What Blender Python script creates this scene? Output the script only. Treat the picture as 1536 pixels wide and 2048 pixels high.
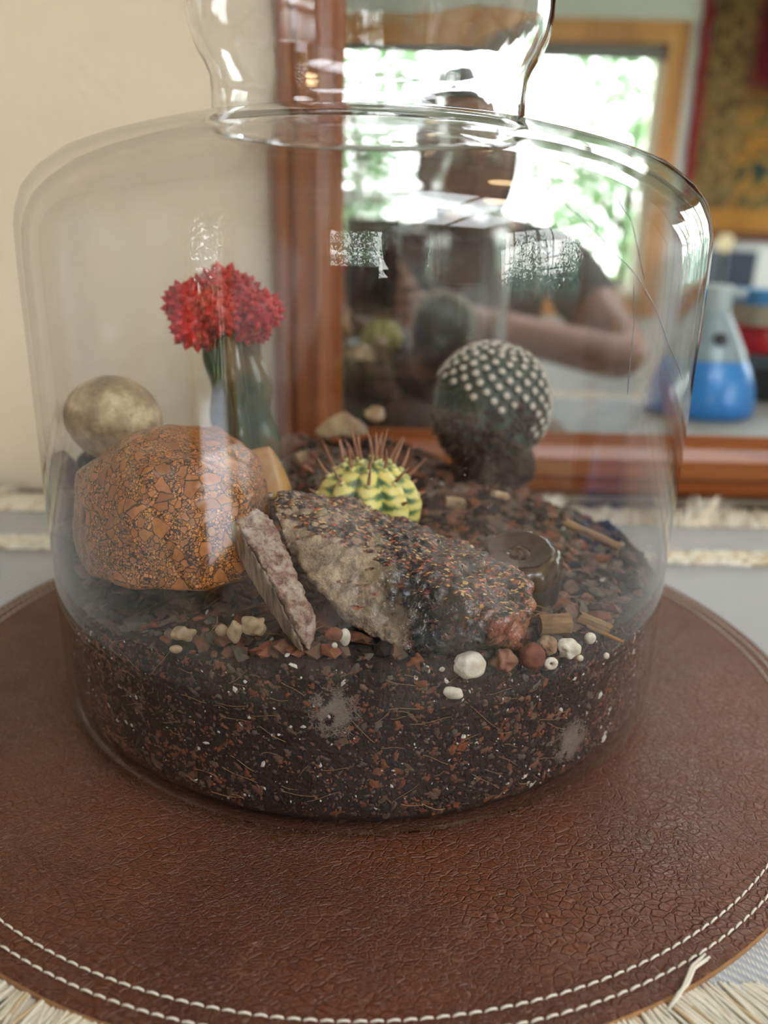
import bpy, bmesh, math, random
from mathutils import Vector, Matrix, noise
rnd = random.Random(7)
for o in list(bpy.data.objects): bpy.data.objects.remove(o)
SC = bpy.context.scene; COL = SC.collection
# ------------------------------------------------------------------ camera
F, PIT, ROLL, HC = 1600.0, 0.3352, 0.0235, 0.1827          # focal length in px of the 1536x2048 frame
FW = Vector((0, math.cos(PIT), -math.sin(PIT))); UP0 = Vector((0, math.sin(PIT), math.cos(PIT))); RT0 = Vector((1, 0, 0))
RT = math.cos(ROLL)*RT0 + math.sin(ROLL)*UP0; UP = -math.sin(ROLL)*RT0 + math.cos(ROLL)*UP0
EYE = Vector((0, 0, HC))
cd = bpy.data.cameras.new('camera'); cam = bpy.data.objects.new('camera', cd); COL.objects.link(cam)
cam.matrix_world = Matrix(((RT.x, UP.x, -FW.x, 0), (RT.y, UP.y, -FW.y, 0), (RT.z, UP.z, -FW.z, HC), (0, 0, 0, 1)))
cd.sensor_fit = 'VERTICAL'; cd.sensor_height = 36.0; cd.lens = F/2048*36; cd.clip_start = 0.006; cd.clip_end = 200
cd.dof.use_dof = True; cd.dof.focus_distance = 0.245; cd.dof.aperture_fstop = 6.8
SC.camera = cam
def at(px, py, Y):                                          # measured pixel + depth -> point in the room
    d = FW*F + RT*(px-768) - UP*(py-1024); return EYE + d*(Y/d.y)
def atz(px, py, z):
    d = FW*F + RT*(px-768) - UP*(py-1024); return EYE + d*((z-HC)/d.z)
# ------------------------------------------------------------------ world, light, exposure
vs = SC.view_settings; vs.view_transform = 'Standard'; vs.look = 'None'; vs.gamma = 1; vs.use_curve_mapping = False; vs.exposure = 1.78
cy = SC.cycles; cy.max_bounces = 10; cy.diffuse_bounces = 4; cy.glossy_bounces = 5; cy.transmission_bounces = 8; cy.transparent_max_bounces = 32
cy.use_denoising = True; cy.use_adaptive_sampling = True; cy.adaptive_threshold = .06; cy.caustics_reflective = True; cy.caustics_refractive = True; cy.blur_glossy = 0.3; cy.sample_clamp_indirect = 12
W = bpy.data.worlds.new('world'); SC.world = W; W.use_nodes = True
wn = W.node_tree.nodes; wl = W.node_tree.links; wn.clear()
wo = wn.new('ShaderNodeOutputWorld'); bg = wn.new('ShaderNodeBackground'); tc = wn.new('ShaderNodeTexCoord')
sx = wn.new('ShaderNodeSeparateXYZ'); cr = wn.new('ShaderNodeValToRGB')
wl.new(tc.outputs['Generated'], sx.inputs[0]); wl.new(sx.outputs[2], cr.inputs[0])
cr.color_ramp.elements[0].position = 0.0; cr.color_ramp.elements[0].color = (.86, .87, .84, 1)
cr.color_ramp.elements[1].position = 1.0; cr.color_ramp.elements[1].color = (.78, .84, .92, 1)
wl.new(cr.outputs[0], bg.inputs[0]); bg.inputs[1].default_value = 5.0; wl.new(bg.outputs[0], wo.inputs[0])
def portal(name, loc, rot, sx_, sy_):
    l = bpy.data.lights.new(name, 'AREA'); l.shape = 'RECTANGLE'; l.size = sx_; l.size_y = sy_; l.cycles.is_portal = True
    o = bpy.data.objects.new(name, l); o.location = loc; o.rotation_euler = rot; COL.objects.link(o); return o
FLZ = -0.78; CEIL = 1.65; XL, XR, YB, YF = -1.42, 3.0, -3.40, 0.580   # room
W1 = (-0.70, 1.36, -0.12, 1.10)     # back window x0,x1,z0,z1
W2 = (-3.0, -0.9, 0.02, 1.25)      # right window y0,y1,z0,z1
D1 = (-1.43, -0.85, FLZ+.02, 1.25) # left glass door y0,y1,z0,z1
portal('portal_back', ((W1[0]+W1[1])/2, YB-.12, (W1[2]+W1[3])/2), (math.pi/2, 0, math.pi), W1[1]-W1[0], W1[3]-W1[2])
portal('portal_right', (XR+.12, (W2[0]+W2[1])/2, (W2[2]+W2[3])/2), (math.pi/2, 0, math.pi/2), W2[1]-W2[0], W2[3]-W2[2])
portal('portal_left', (XL-.12, (D1[0]+D1[1])/2, (D1[2]+D1[3])/2), (math.pi/2, 0, -math.pi/2), D1[1]-D1[0], D1[3]-D1[2])
S1 = (.35, 1.75, -1.80, -.75)    # added skylight for more overhead light, x0,x1,y0,y1
portal('portal_added_skylight', ((S1[0]+S1[1])/2, (S1[2]+S1[3])/2, CEIL+.12), (0, 0, 0), S1[1]-S1[0], S1[3]-S1[2])
def lamp(name, kind, loc, energy, col, size):
    l = bpy.data.lights.new(name, kind); l.energy = energy; l.color = col
    if kind == 'POINT': l.shadow_soft_size = size
    o = bpy.data.objects.new(name, l); o.location = loc; COL.objects.link(o); return o
CEILW = 6.0
# ------------------------------------------------------------------ helpers
def s2l(c):
    return tuple(((v/255)/12.92 if v/255 <= .04045 else ((v/255+.055)/1.055)**2.4) for v in c)+(1,)
class NT:
    def __init__(s, name):
        s.m = bpy.data.materials.new(name); s.m.use_nodes = True; s.t = s.m.node_tree; s.t.nodes.clear()
        s.out = s.n('OutputMaterial')
    def n(s, k, **kw):
        x = s.t.nodes.new('ShaderNode'+k)
        for a, b in kw.items(): setattr(x, a, b)
        return x
    def l(s, a, b): s.t.links.new(a, b)
    def coord(s, kind='Object', scale=(1, 1, 1), rot=(0, 0, 0)):
        c = s.n('TexCoord'); mp = s.n('Mapping'); s.l(c.outputs[kind], mp.inputs[0])
        mp.inputs['Scale'].default_value = scale; mp.inputs['Rotation'].default_value = rot; return mp.outputs[0]
    def noise(s, v, sc, det=4, rough=.55, dist=0):
        x = s.n('TexNoise'); s.l(v, x.inputs['Vector']); x.inputs['Scale'].default_value = sc; x.inputs['Detail'].default_value = det
        x.inputs['Roughness'].default_value = rough; x.inputs['Distortion'].default_value = dist; return x
    def vor(s, v, sc, feat='F1', rnd_=1.0):
        x = s.n('TexVoronoi'); x.feature = feat; s.l(v, x.inputs['Vector']); x.inputs['Scale'].default_value = sc
        x.inputs['Randomness'].default_value = rnd_; return x
    def ramp(s, f, stops, interp='LINEAR'):
        x = s.n('ValToRGB'); s.l(f, x.inputs[0]); e = x.color_ramp.elements; x.color_ramp.interpolation = interp
        while len(e) < len(stops): e.new(.5)
        for el, (p, c) in zip(e, stops): el.position = p; el.color = c if len(c) == 4 else s2l(c)
        return x.outputs[0]
    def mix(s, f, a, b, bt='MIX'):
        x = s.n('Mix'); x.data_type = 'RGBA'; x.blend_type = bt
        for i, v in ((0, f), (6, a), (7, b)):
            if hasattr(v, 'is_output') or hasattr(v, 'links'): s.l(v, x.inputs[i])
            else: x.inputs[i].default_value = v if i == 0 or len(v) == 4 else s2l(v)
        return x.outputs[2]
    def math(s, op, a, b=0.0, c=None):
        x = s.n('Math'); x.operation = op
        for i, v in enumerate((a, b) if c is None else (a, b, c)):
            if hasattr(v, 'links'): s.l(v, x.inputs[i])
            else: x.inputs[i].default_value = v
        return x.outputs[0]
    def bump(s, h, st=.5, dist=.001, prev=None):
        x = s.n('Bump'); s.l(h, x.inputs['Height']); x.inputs['Strength'].default_value = st; x.inputs['Distance'].default_value = dist
        if prev is not None: s.l(prev, x.inputs['Normal'])
        return x.outputs[0]
    def bsdf(s, col, rough=.5, metal=0, normal=None, spec=.5, **kw):
        x = s.n('BsdfPrincipled')
        for k, v in (('Base Color', col), ('Roughness', rough), ('Metallic', metal), ('Normal', normal), ('Specular IOR Level', spec)):
            if v is None: continue
            if hasattr(v, 'links'): s.l(v, x.inputs[k])
            else: x.inputs[k].default_value = v if not isinstance(v, tuple) or len(v) == 4 else s2l(v)
        for k, v in kw.items(): x.inputs[k.replace('_', ' ')].default_value = v
        s.l(x.outputs[0], s.out.inputs[0]); return x
def plain(name, c, rough=.6, metal=0, c2=None, sc=40, bump=0, bsc=200, bd=.0005, **kw):
    m = NT(name); v = m.coord(); col = c; nr = None
    if c2: col = m.ramp(m.noise(v, sc).outputs[0], [(.3, c), (.7, c2)])
    if bump: nr = m.bump(m.noise(v, bsc).outputs[0], bump, bd)
    m.bsdf(col, rough, metal, nr, **kw); return m.m
def wood(name, c1, c2, c3, axis=(3, 60, 60), rough=.38, sc=1):
    m = NT(name); v = m.coord(scale=axis)
    n1 = m.noise(v, sc, 6, .6, .6); n2 = m.noise(v, sc*.35, 2, .5, 1.5)
    g = m.math('ADD', m.math('MULTIPLY', n1.outputs[0], .6), m.math('MULTIPLY', n2.outputs[0], .4))
    col = m.ramp(g, [(.32, c1), (.5, c2), (.68, c3)])
    m.bsdf(col, rough, 0, m.bump(n1.outputs[0], .15, .0005)); return m.m
def mesh(name, V, Fc, mats, parent=None, smooth=False, mi=None):
    me = bpy.data.meshes.new(name); me.from_pydata([tuple(v) for v in V], [], Fc)
    for m in (mats if isinstance(mats, (list, tuple)) else [mats]): me.materials.append(m)
    if mi is not None: me.polygons.foreach_set('material_index', mi)
    if smooth: me.polygons.foreach_set('use_smooth', [True]*len(me.polygons))
    me.update()
    o = bpy.data.objects.new(name, me); COL.objects.link(o)
    if parent: o.parent = parent
    return o
def tag(o, label=None, cat=None, group=None, kind=None):
    if label: o['label'] = label
    if cat: o['category'] = cat
    if group: o['group'] = group
    if kind: o['kind'] = kind
    return o
def empty(name, label, cat, loc=(0, 0, 0), group=None, rz=0):
    o = bpy.data.objects.new(name, None); o.empty_display_size = .02; o.location = loc; o.rotation_euler.z = rz; COL.objects.link(o)
    return tag(o, label, cat, group)
class MB:                                                   # collects geometry for ONE mesh
    def __init__(s): s.V = []; s.F = []; s.M = []
    def add(s, V, Fc, mi=0):
        b = len(s.V); s.V += [Vector(v) for v in V]; s.F += [tuple(i+b for i in f) for f in Fc]; s.M += [mi]*len(Fc)
    def box(s, a, b, mi=0, M=None):
        (x0, y0, z0), (x1, y1, z1) = a, b
        V = [Vector((x, y, z)) for z in (z0, z1) for y in (y0, y1) for x in (x0, x1)]
        if M: V = [M @ v for v in V]
        s.add(V, [(0, 2, 3, 1), (4, 5, 7, 6), (0, 1, 5, 4), (2, 6, 7, 3), (0, 4, 6, 2), (1, 3, 7, 5)], mi)
    def tube(s, P, R, n=8, mi=0, cap=True):
        P = [Vector(p) for p in P]; R = R if isinstance(R, (list, tuple)) else [R]*len(P); V = []
        t0 = (P[1]-P[0]).normalized(); a = t0.orthogonal().normalized()
        for i, p in enumerate(P):
            t = (P[min(i+1, len(P)-1)]-P[max(i-1, 0)])
            t = t.normalized() if t.length > 1e-9 else t0
            a = (a - t*a.dot(t)).normalized(); b = t.cross(a)
            V += [p + (a*math.cos(2*math.pi*k/n)+b*math.sin(2*math.pi*k/n))*R[i] for k in range(n)]
        Fc = [(i*n+k, i*n+(k+1) % n, (i+1)*n+(k+1) % n, (i+1)*n+k) for i in range(len(P)-1) for k in range(n)]
        if cap: Fc += [tuple(range(n))[::-1], tuple((len(P)-1)*n+k for k in range(n))]
        s.add(V, Fc, mi)
    def lathe(s, prof, c=(0, 0), n=64, mi=0, closed=False, fr=None, capb=False, capt=False):
        V = []
        for (r, z) in prof:
            for k in range(n):
                a = 2*math.pi*k/n; rr = r + (fr(a, z) if fr else 0); V.append((c[0]+rr*math.cos(a), c[1]+rr*math.sin(a), z))
        m = len(prof); rg = range(m if closed else m-1)
        Fc = [(i*n+k, i*n+(k+1) % n, ((i+1) % m)*n+(k+1) % n, ((i+1) % m)*n+k) for i in rg for k in range(n)]
        if capb: Fc.append(tuple(range(n))[::-1])
        if capt: Fc.append(tuple((m-1)*n+k for k in range(n)))
        s.add(V, Fc, mi)
    def ico(s, c, r, sub=1, mi=0, jit=0, M=None, rg=rnd):
        vs_, fs_ = ICO[sub]; r = Vector(r) if not isinstance(r, (int, float)) else Vector((r, r, r)); V = []
        for v in vs_:
            k = 1+rg.uniform(-jit, jit) if jit else 1
            p = Vector((v.x*r.x, v.y*r.y, v.z*r.z))*k
            if M: p = M @ p
            V.append(p+Vector(c))
        s.add(V, fs_, mi)
    def build(s, name, mats, parent=None, smooth=False): return mesh(name, s.V, s.F, mats, parent, smooth, s.M)
def _ico(sub):
    bm = bmesh.new(); bmesh.ops.create_icosphere(bm, subdivisions=sub, radius=1)
    r = ([v.co.copy() for v in bm.verts], [tuple(v.index for v in f.verts) for f in bm.faces]); bm.free(); return r
ICO = {k: _ico(k) for k in (1, 2, 3, 4, 5)}
def rotm(rg=rnd): return Matrix.Rotation(rg.uniform(0, 6.28), 3, 'X') @ Matrix.Rotation(rg.uniform(0, 6.28), 3, 'Y') @ Matrix.Rotation(rg.uniform(0, 6.28), 3, 'Z')
def finish(o):                                              # bake modifiers to a plain mesh
    dg = bpy.context.evaluated_depsgraph_get(); dg.update(); me = bpy.data.meshes.new_from_object(o.evaluated_get(dg))
    o.modifiers.clear(); o.data = me; return o
def rock(name, pts, mat, voxel=.0014, amp=.001, freq=160, amp2=.0004, freq2=600, smooth=3, parent=None, seed=0, ridged=False):
    bm = bmesh.new()
    for p in pts: bm.verts.new(p)
    r = bmesh.ops.convex_hull(bm, input=bm.verts); bmesh.ops.delete(bm, geom=[g for g in r['geom_interior'] if isinstance(g, bmesh.types.BMVert)], context='VERTS')
    me = bpy.data.meshes.new(name); bm.to_mesh(me); bm.free(); o = bpy.data.objects.new(name, me); COL.objects.link(o)
    md = o.modifiers.new('r', 'REMESH'); md.mode = 'VOXEL'; md.voxel_size = voxel
    sm = o.modifiers.new('s', 'SMOOTH'); sm.iterations = smooth; sm.factor = .5
    finish(o); me = o.data; me.materials.clear(); me.materials.append(mat)
    off = Vector((seed*3.1, seed*1.7, 0)); nr = [v.normal.copy() for v in me.vertices]
    for v, n in zip(me.vertices, nr):
        a = noise.fractal(v.co*freq+off, .8, 2, 3); b = noise.noise(v.co*freq2+off)
        if ridged: a = -abs(a)*1.6+.4
        v.co += n*(a*amp+b*amp2)
    me.polygons.foreach_set('use_smooth', [True]*len(me.polygons)); me.update()
    if parent: o.parent = parent
    return o
# ------------------------------------------------------------------ materials
def m_glass(name, waves=True, haze=True):
    m = NT(name); v = m.coord(scale=(1, 1, .35))
    lw = m.n('LayerWeight'); lw.inputs['Blend'].default_value = .5
    nr = m.bump(m.noise(v, 22, 2, .4).outputs[0], .35, .0016) if waves else None
    f = m.math('POWER', lw.outputs['Facing'], 5.0); R = m.math('MULTIPLY_ADD', f, .90, .036)
    gl = m.n('BsdfGlossy'); gl.inputs['Roughness'].default_value = .012; gl.inputs['Color'].default_value = (1, 1, 1, 1)
    if nr is not None: m.l(nr, gl.inputs['Normal'])
    tr = m.n('BsdfTransparent')
    m.l(m.ramp(lw.outputs['Facing'], [(.0, (.985, .985, .985, 1)), (.78, (.95, .95, .955, 1)), (.97, (.55, .55, .57, 1))]), tr.inputs['Color'])
    mx = m.n('MixShader'); m.l(R, mx.inputs[0]); m.l(tr.outputs[0], mx.inputs[1]); m.l(gl.outputs[0], mx.inputs[2]); res = mx
    if haze:                                                # dust and water marks dried on the glass
        d = m.n('BsdfDiffuse'); d.inputs[0].default_value = (.75, .75, .78, 1)
        big = m.ramp(m.noise(m.coord(scale=(1, 1, .5)), 14, 3, .6).outputs[0], [(.48, (0, 0, 0, 1)), (.75, (.012, .012, .012, 1))])
        sp = m.ramp(m.vor(m.coord(), 330).outputs['Distance'], [(.0, (.5, .5, .5, 1)), (.10, (0, 0, 0, 1))])
        msk = m.ramp(m.noise(m.coord(), 60, 2).outputs[0], [(.55, (0, 0, 0, 1)), (.62, (1, 1, 1, 1))])
        fac = m.math('ADD', m.math('MULTIPLY', sp, msk), big)
        m2 = m.n('MixShader'); m.l(fac, m2.inputs[0]); m.l(mx.outputs[0], m2.inputs[1]); m.l(d.outputs[0], m2.inputs[2]); res = m2
    m.l(res.outputs[0], m.out.inputs[0]); return m.m
M = {}
M['glass'] = m_glass('clear_glass'); M['pane'] = m_glass('window_glass', False, False)
g = NT('thick_neck_glass'); gb = g.n('BsdfGlass'); gb.inputs['IOR'].default_value = 1.46; gb.inputs['Roughness'].default_value = 0; gb.inputs['Color'].default_value = (.985, .985, .99, 1)
g.l(g.bump(g.noise(g.coord(scale=(1, 1, .3)), 60, 2, .5).outputs[0], .15, .001), gb.inputs['Normal']); g.l(gb.outputs[0], g.out.inputs[0]); M['neck'] = g.m
M['mirror'] = plain('mirror_silver', (226, 230, 228), .004, 1)
m = NT('cream_plaster'); v = m.coord()
m.bsdf((214, 196, 174), .85, 0, m.bump(m.noise(v, 130, 5, .6).outputs[0], .5, .002), .2); M['plaster'] = m.m
M['wall'] = plain('grey_white_paint', (204, 206, 206), .8, bump=.1)
M['ceil'] = plain('ceiling_paint', (228, 229, 230), .9)
M['floor'] = wood('oak_floor', (112, 94, 80), (134, 114, 98), (152, 132, 114), (2, 30, 10), .4)
M['oak'] = wood('orange_frame_wood', (104, 52, 22), (140, 76, 34), (166, 98, 50), (4, 70, 70), .32)
M['oak_v'] = wood('orange_frame_wood_upright', (98, 46, 20), (134, 70, 32), (160, 92, 46), (70, 70, 4), .32)
M['pine'] = wood('window_trim_wood', (152, 100, 52), (184, 128, 72), (200, 146, 88), (20, 20, 3), .45)
M['sash'] = plain('cream_sash_paint', (212, 206, 186), .5)
M['blind'] = plain('grey_blind_cloth', (120, 118, 116), .8)
M['table'] = wood('dark_table_wood', (54, 34, 22), (76, 48, 30), (92, 60, 38), (3, 40, 40), .35)
# leather
m = NT('brown_leather'); co = m.coord(); dn = m.noise(co, 28, 3, .5)
vm = m.n('VectorMath'); vm.operation = 'MULTIPLY_ADD'; m.l(dn.outputs[1], vm.inputs[0]); vm.inputs[1].default_value = (.0035, .0035, 0); m.l(co, vm.inputs[2])
mp = m.n('Mapping'); m.l(vm.outputs[0], mp.inputs[0]); mp.inputs['Scale'].default_value = (1, 1.5, 1); mp.inputs['Rotation'].default_value = (0, 0, .25)
d1 = m.vor(mp.outputs[0], 300, 'DISTANCE_TO_EDGE').outputs[0]; d2 = m.vor(mp.outputs[0], 640, 'DISTANCE_TO_EDGE').outputs[0]
big = m.ramp(m.noise(co, 18, 3).outputs[0], [(.38, (0, 0, 0, 1)), (.62, (1, 1, 1, 1))])
e1 = m.ramp(d1, [(0, (0, 0, 0, 1)), (.10, (1, 1, 1, 1))]); e2 = m.ramp(d2, [(0, (0, 0, 0, 1)), (.14, (1, 1, 1, 1))])
hh = m.math('ADD', m.math('MULTIPLY', e1, m.math('MULTIPLY_ADD', big, .5, .5)), m.math('MULTIPLY', e2, m.math('MULTIPLY_ADD', big, -.3, .5)))
nr = m.bump(m.noise(co, 2500, 2).outputs[0], .1, .0002, m.bump(hh, 1.0, .0005))
colr = m.mix(m.ramp(m.noise(co, 9, 3).outputs[0], [(.3, (0, 0, 0, 1)), (.7, (1, 1, 1, 1))]), (86, 44, 22), (112, 62, 34))
crk = m.mix(m.math('MULTIPLY', m.ramp(d1, [(0, (1, 1, 1, 1)), (.05, (0, 0, 0, 1))]), m.ramp(m.noise(co, 55, 3).outputs[0], [(.42, (.05, .05, .05, 1)), (.62, (.75, .75, .75, 1))])), colr, (136, 92, 68))
m.bsdf(crk, m.ramp(m.noise(co, 40, 3).outputs[0], [(.3, (.40, .40, .40, 1)), (.7, (.5, .5, .5, 1))]), 0, nr, .5); M['leather'] = m.m
M['suede'] = plain('tan_raw_leather_edge', (168, 122, 80), .9, c2=(140, 98, 62), sc=300)
M['thread'] = plain('white_thread', (228, 220, 204), .7, bump=.5, bsc=2500, bd=.0003)
M['cotton'] = plain('cream_cotton_yarn', (246, 240, 226), .9, c2=(230, 220, 200), sc=60, bump=.6, bsc=3000, bd=.0004)
M['tanyarn'] = plain('tan_yarn', (206, 182, 146), .9)
m = NT('grey_twill_cloth'); co = m.coord(); w1 = m.n('TexWave'); w1.wave_type = 'BANDS'; w1.bands_direction = 'DIAGONAL'
mp = m.n('Mapping'); m.l(co, mp.inputs[0]); mp.inputs['Scale'].default_value = (1, 1.3, 0); m.l(mp.outputs[0], w1.inputs[0]); w1.inputs['Scale'].default_value = 150; w1.inputs['Distortion'].default_value = .6; w1.inputs['Detail'].default_value = 1
ck = m.n('TexWave'); ck.bands_direction = 'X'; m.l(co, ck.inputs[0]); ck.inputs['Scale'].default_value = 320
ww = m.math('MULTIPLY', w1.outputs['Fac'], m.math('MULTIPLY_ADD', ck.outputs['Fac'], .5, .5))
c0 = m.mix(m.noise(co, 12, 3).outputs[0], (206, 207, 208), (224, 219, 208))
m.bsdf(m.mix(ww, (166, 170, 180), c0), .9, 0, m.bump(ww, .8, .0006), .1); M['twill'] = m.m
M['greyband'] = plain('plain_grey_cloth', (166, 166, 168), .9, c2=(182, 180, 178), sc=30, bump=.4, bsc=900)
# soils and stones
M['soil'] = plain('dark_peat_soil', (30, 20, 15), .8, c2=(54, 35, 25), sc=220, bump=.9, bsc=420, bd=.0018)
M['peat'] = plain('black_brown_crumb', (44, 30, 22), .8, c2=(26, 18, 14), sc=300)
M['rust'] = plain('rust_brown_chip', (140, 78, 44), .65, c2=(96, 50, 30), sc=250)
M['bark'] = plain('dull_bark_chip', (122, 92, 72), .7, c2=(74, 52, 40), sc=200, bump=.6, bsc=700)
M['bark2'] = plain('reddish_bark_chip', (134, 84, 62), .65, c2=(82, 50, 38), sc=200, bump=.6, bsc=700)
M['perlite'] = plain('white_perlite', (226, 222, 212), .8, c2=(196, 190, 178), sc=300, bump=.6, bsc=900)
M['fibre'] = plain('straw_fibre', (148, 112, 78), .7)
M['greychip'] = plain('grey_brown_chip', (108, 96, 84), .8, c2=(80, 68, 58), sc=200)
M['mould'] = plain('pale_mould_fuzz', (136, 120, 110), .95)
m = NT('orange_breccia'); co = m.coord(); cur = s2l((58, 36, 22)); base = None
dn = m.noise(co, 90, 3); vm = m.n('VectorMath'); vm.operation = 'MULTIPLY_ADD'; m.l(dn.outputs[1], vm.inputs[0]); vm.inputs[1].default_value = (.004, .004, .004); m.l(co, vm.inputs[2])
col = m.mix(m.noise(co, 120, 4).outputs[0], (34, 21, 12), (78, 46, 20)); ht = None
for sc_, thr, eg in ((1700, .30, .10), (900, .52, .10), (480, .70, .08), (215, .78, .05)):
    a = m.vor(vm.outputs[0], sc_); b = m.vor(vm.outputs[0], sc_, 'DISTANCE_TO_EDGE')
    sp = m.n('SeparateColor'); m.l(a.outputs['Color'], sp.inputs[0])
    on = m.math('MULTIPLY', m.math('GREATER_THAN', sp.outputs[0], thr), m.math('GREATER_THAN', b.outputs[0], eg))
    cc = m.ramp(sp.outputs[1], [(.0, (150, 92, 50)), (.35, (196, 128, 62)), (.6, (214, 140, 88)), (.8, (204, 130, 36)), (1, (164, 98, 70))])
    cc = m.mix(m.noise(co, 500, 3).outputs[0], cc, (120, 66, 40)) if sc_ < 500 else cc
    rim = m.math('MULTIPLY', m.math('GREATER_THAN', sp.outputs[0], thr), m.math('LESS_THAN', b.outputs[0], eg))
    col = m.mix(m.math('MULTIPLY', rim, .8), col, (50, 28, 16)); col = m.mix(on, col, cc)
    ht = on if ht is None else m.math('MAXIMUM', ht, on)
m.bsdf(col, .36, 0, m.bump(ht, .4, .0004), .5); M['breccia'] = m.m
m = NT('speckled_boulder'); co = m.coord(); gm = m.n('NewGeometry'); sp = m.n('SeparateXYZ'); m.l(gm.outputs['Normal'], sp.inputs[0])
gr = m.mix(m.ramp(m.noise(co, 140, 8, .85).outputs[0], [(.35, (0, 0, 0, 1)), (.65, (1, 1, 1, 1))]), (62, 50, 44), (196, 168, 134))
px = m.n('SeparateXYZ'); m.l(co, px.inputs[0])
nz = m.noise(co, 70, 5, .65).outputs[0]
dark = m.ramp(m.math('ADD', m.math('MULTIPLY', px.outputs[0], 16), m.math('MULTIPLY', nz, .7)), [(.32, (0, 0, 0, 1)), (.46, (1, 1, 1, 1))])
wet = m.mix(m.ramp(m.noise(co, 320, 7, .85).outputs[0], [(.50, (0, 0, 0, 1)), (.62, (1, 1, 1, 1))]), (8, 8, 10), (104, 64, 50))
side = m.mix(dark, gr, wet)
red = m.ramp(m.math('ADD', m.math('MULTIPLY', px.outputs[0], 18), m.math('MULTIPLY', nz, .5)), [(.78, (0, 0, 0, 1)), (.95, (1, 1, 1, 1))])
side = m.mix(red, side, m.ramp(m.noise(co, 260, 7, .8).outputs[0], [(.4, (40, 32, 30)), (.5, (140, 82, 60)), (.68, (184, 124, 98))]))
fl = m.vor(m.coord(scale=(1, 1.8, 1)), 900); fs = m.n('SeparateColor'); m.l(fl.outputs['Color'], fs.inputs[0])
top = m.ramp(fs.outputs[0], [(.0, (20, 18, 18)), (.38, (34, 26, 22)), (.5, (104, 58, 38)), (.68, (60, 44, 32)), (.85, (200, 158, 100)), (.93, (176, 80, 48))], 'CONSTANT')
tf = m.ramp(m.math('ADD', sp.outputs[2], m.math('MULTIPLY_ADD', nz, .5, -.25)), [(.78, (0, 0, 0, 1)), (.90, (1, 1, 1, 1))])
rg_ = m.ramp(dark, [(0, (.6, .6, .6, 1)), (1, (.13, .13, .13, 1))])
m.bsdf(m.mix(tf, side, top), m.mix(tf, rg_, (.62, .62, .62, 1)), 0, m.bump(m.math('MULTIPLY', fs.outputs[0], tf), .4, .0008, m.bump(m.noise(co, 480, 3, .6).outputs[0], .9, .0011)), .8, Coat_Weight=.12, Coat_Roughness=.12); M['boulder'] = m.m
m = NT('pale_quartz_face'); co = m.coord(); n1 = m.noise(co, 190, 7, .75).outputs[0]
m.bsdf(m.ramp(n1, [(.36, (70, 56, 46)), (.45, (138, 98, 84)), (.54, (172, 152, 136)), (.7, (206, 194, 180))]), .38, 0, m.bump(n1, .8, .0015), .5); M['quartz'] = m.m
m = NT('grey_brown_fibrous_face'); co = m.coord(); n1 = m.noise(m.coord(scale=(5, 5, .8), rot=(0, -.5, 0)), 90, 5, .6).outputs[0]
m.bsdf(m.ramp(n1, [(.35, (70, 54, 42)), (.5, (120, 100, 82)), (.66, (156, 138, 118))]), .6, 0, m.bump(n1, .7, .001)); M['fibreface'] = m.m
m = NT('tan_river_stone'); co = m.coord(); n1 = m.noise(co, 90, 7, .75).outputs[0]
m.bsdf(m.ramp(n1, [(.32, (104, 84, 64)), (.5, (160, 136, 104)), (.66, (204, 182, 146))]), .5, 0, m.bump(m.noise(co, 420, 5).outputs[0], .6, .0008)); M['ball'] = m.m
M['ochre'] = plain('smooth_ochre_stone', (186, 142, 84), .4, c2=(160, 116, 66), sc=60)
M['tanquartz'] = plain('pale_tan_stone', (196, 170, 138), .35, c2=(150, 118, 88), sc=90, bump=.5, bsc=200, bd=.001)
M['chalk'] = plain('chalky_white_pebble', (226, 220, 208), .7, c2=(176, 162, 142), sc=230, bump=.7, bsc=500, bd=.0008)
M['terracotta'] = plain('red_brown_clay_ball', (124, 78, 62), .8, c2=(98, 60, 48), sc=220, bump=.5, bsc=700)
M['pinkstone'] = plain('pinkish_granite', (150, 108, 88), .7, c2=(110, 74, 58), sc=240, bump=.7, bsc=400, bd=.001)
M['beige'] = plain('beige_pumice', (170, 142, 112), .8, c2=(124, 98, 74), sc=260, bump=.9, bsc=380, bd=.0015)
M['chipwood'] = wood('split_wood_chip', (104, 74, 44), (142, 106, 66), (172, 138, 92), (60, 400, 400), .7)
M['shell'] = plain('pale_curled_root', (182, 158, 128), .6, c2=(140, 112, 84), sc=200)
# cacti
M['red'] = plain('scarlet_cactus_skin', (196, 2, 5), .5, c2=(150, 0, 10), sc=90)
M['redtip'] = plain('pink_spine_tip', (196, 74, 62), .6)
m = NT('green_stem_skin'); co = m.coord(); n1 = m.noise(co, 45, 4).outputs[0]
m.bsdf(m.ramp(n1, [(.28, (24, 46, 28)), (.44, (58, 64, 28)), (.58, (98, 74, 34))]), .16, 0, m.bump(n1, .3, .001), .6); M['stem'] = m.m
m = NT('yellow_green_ribs'); co = m.coord(); n1 = m.noise(m.coord(scale=(1, 1, 3.0)), 95, 3, .5, .6).outputs[0]
wv = m.n('TexWave'); wv.bands_direction = 'Z'; m.l(co, wv.inputs[0]); wv.inputs['Scale'].default_value = 75; wv.inputs['Distortion'].default_value = 2.5; wv.inputs['Detail'].default_value = 2; wv.inputs['Detail Scale'].default_value = 3
ga = m.n('Attribute'); ga.attribute_name = 'rib'
sd = m.math('ADD', m.math('MULTIPLY', wv.outputs['Fac'], .42), m.math('ADD', m.math('MULTIPLY', ga.outputs['Fac'], .42), m.math('MULTIPLY', n1, .35)))
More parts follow.
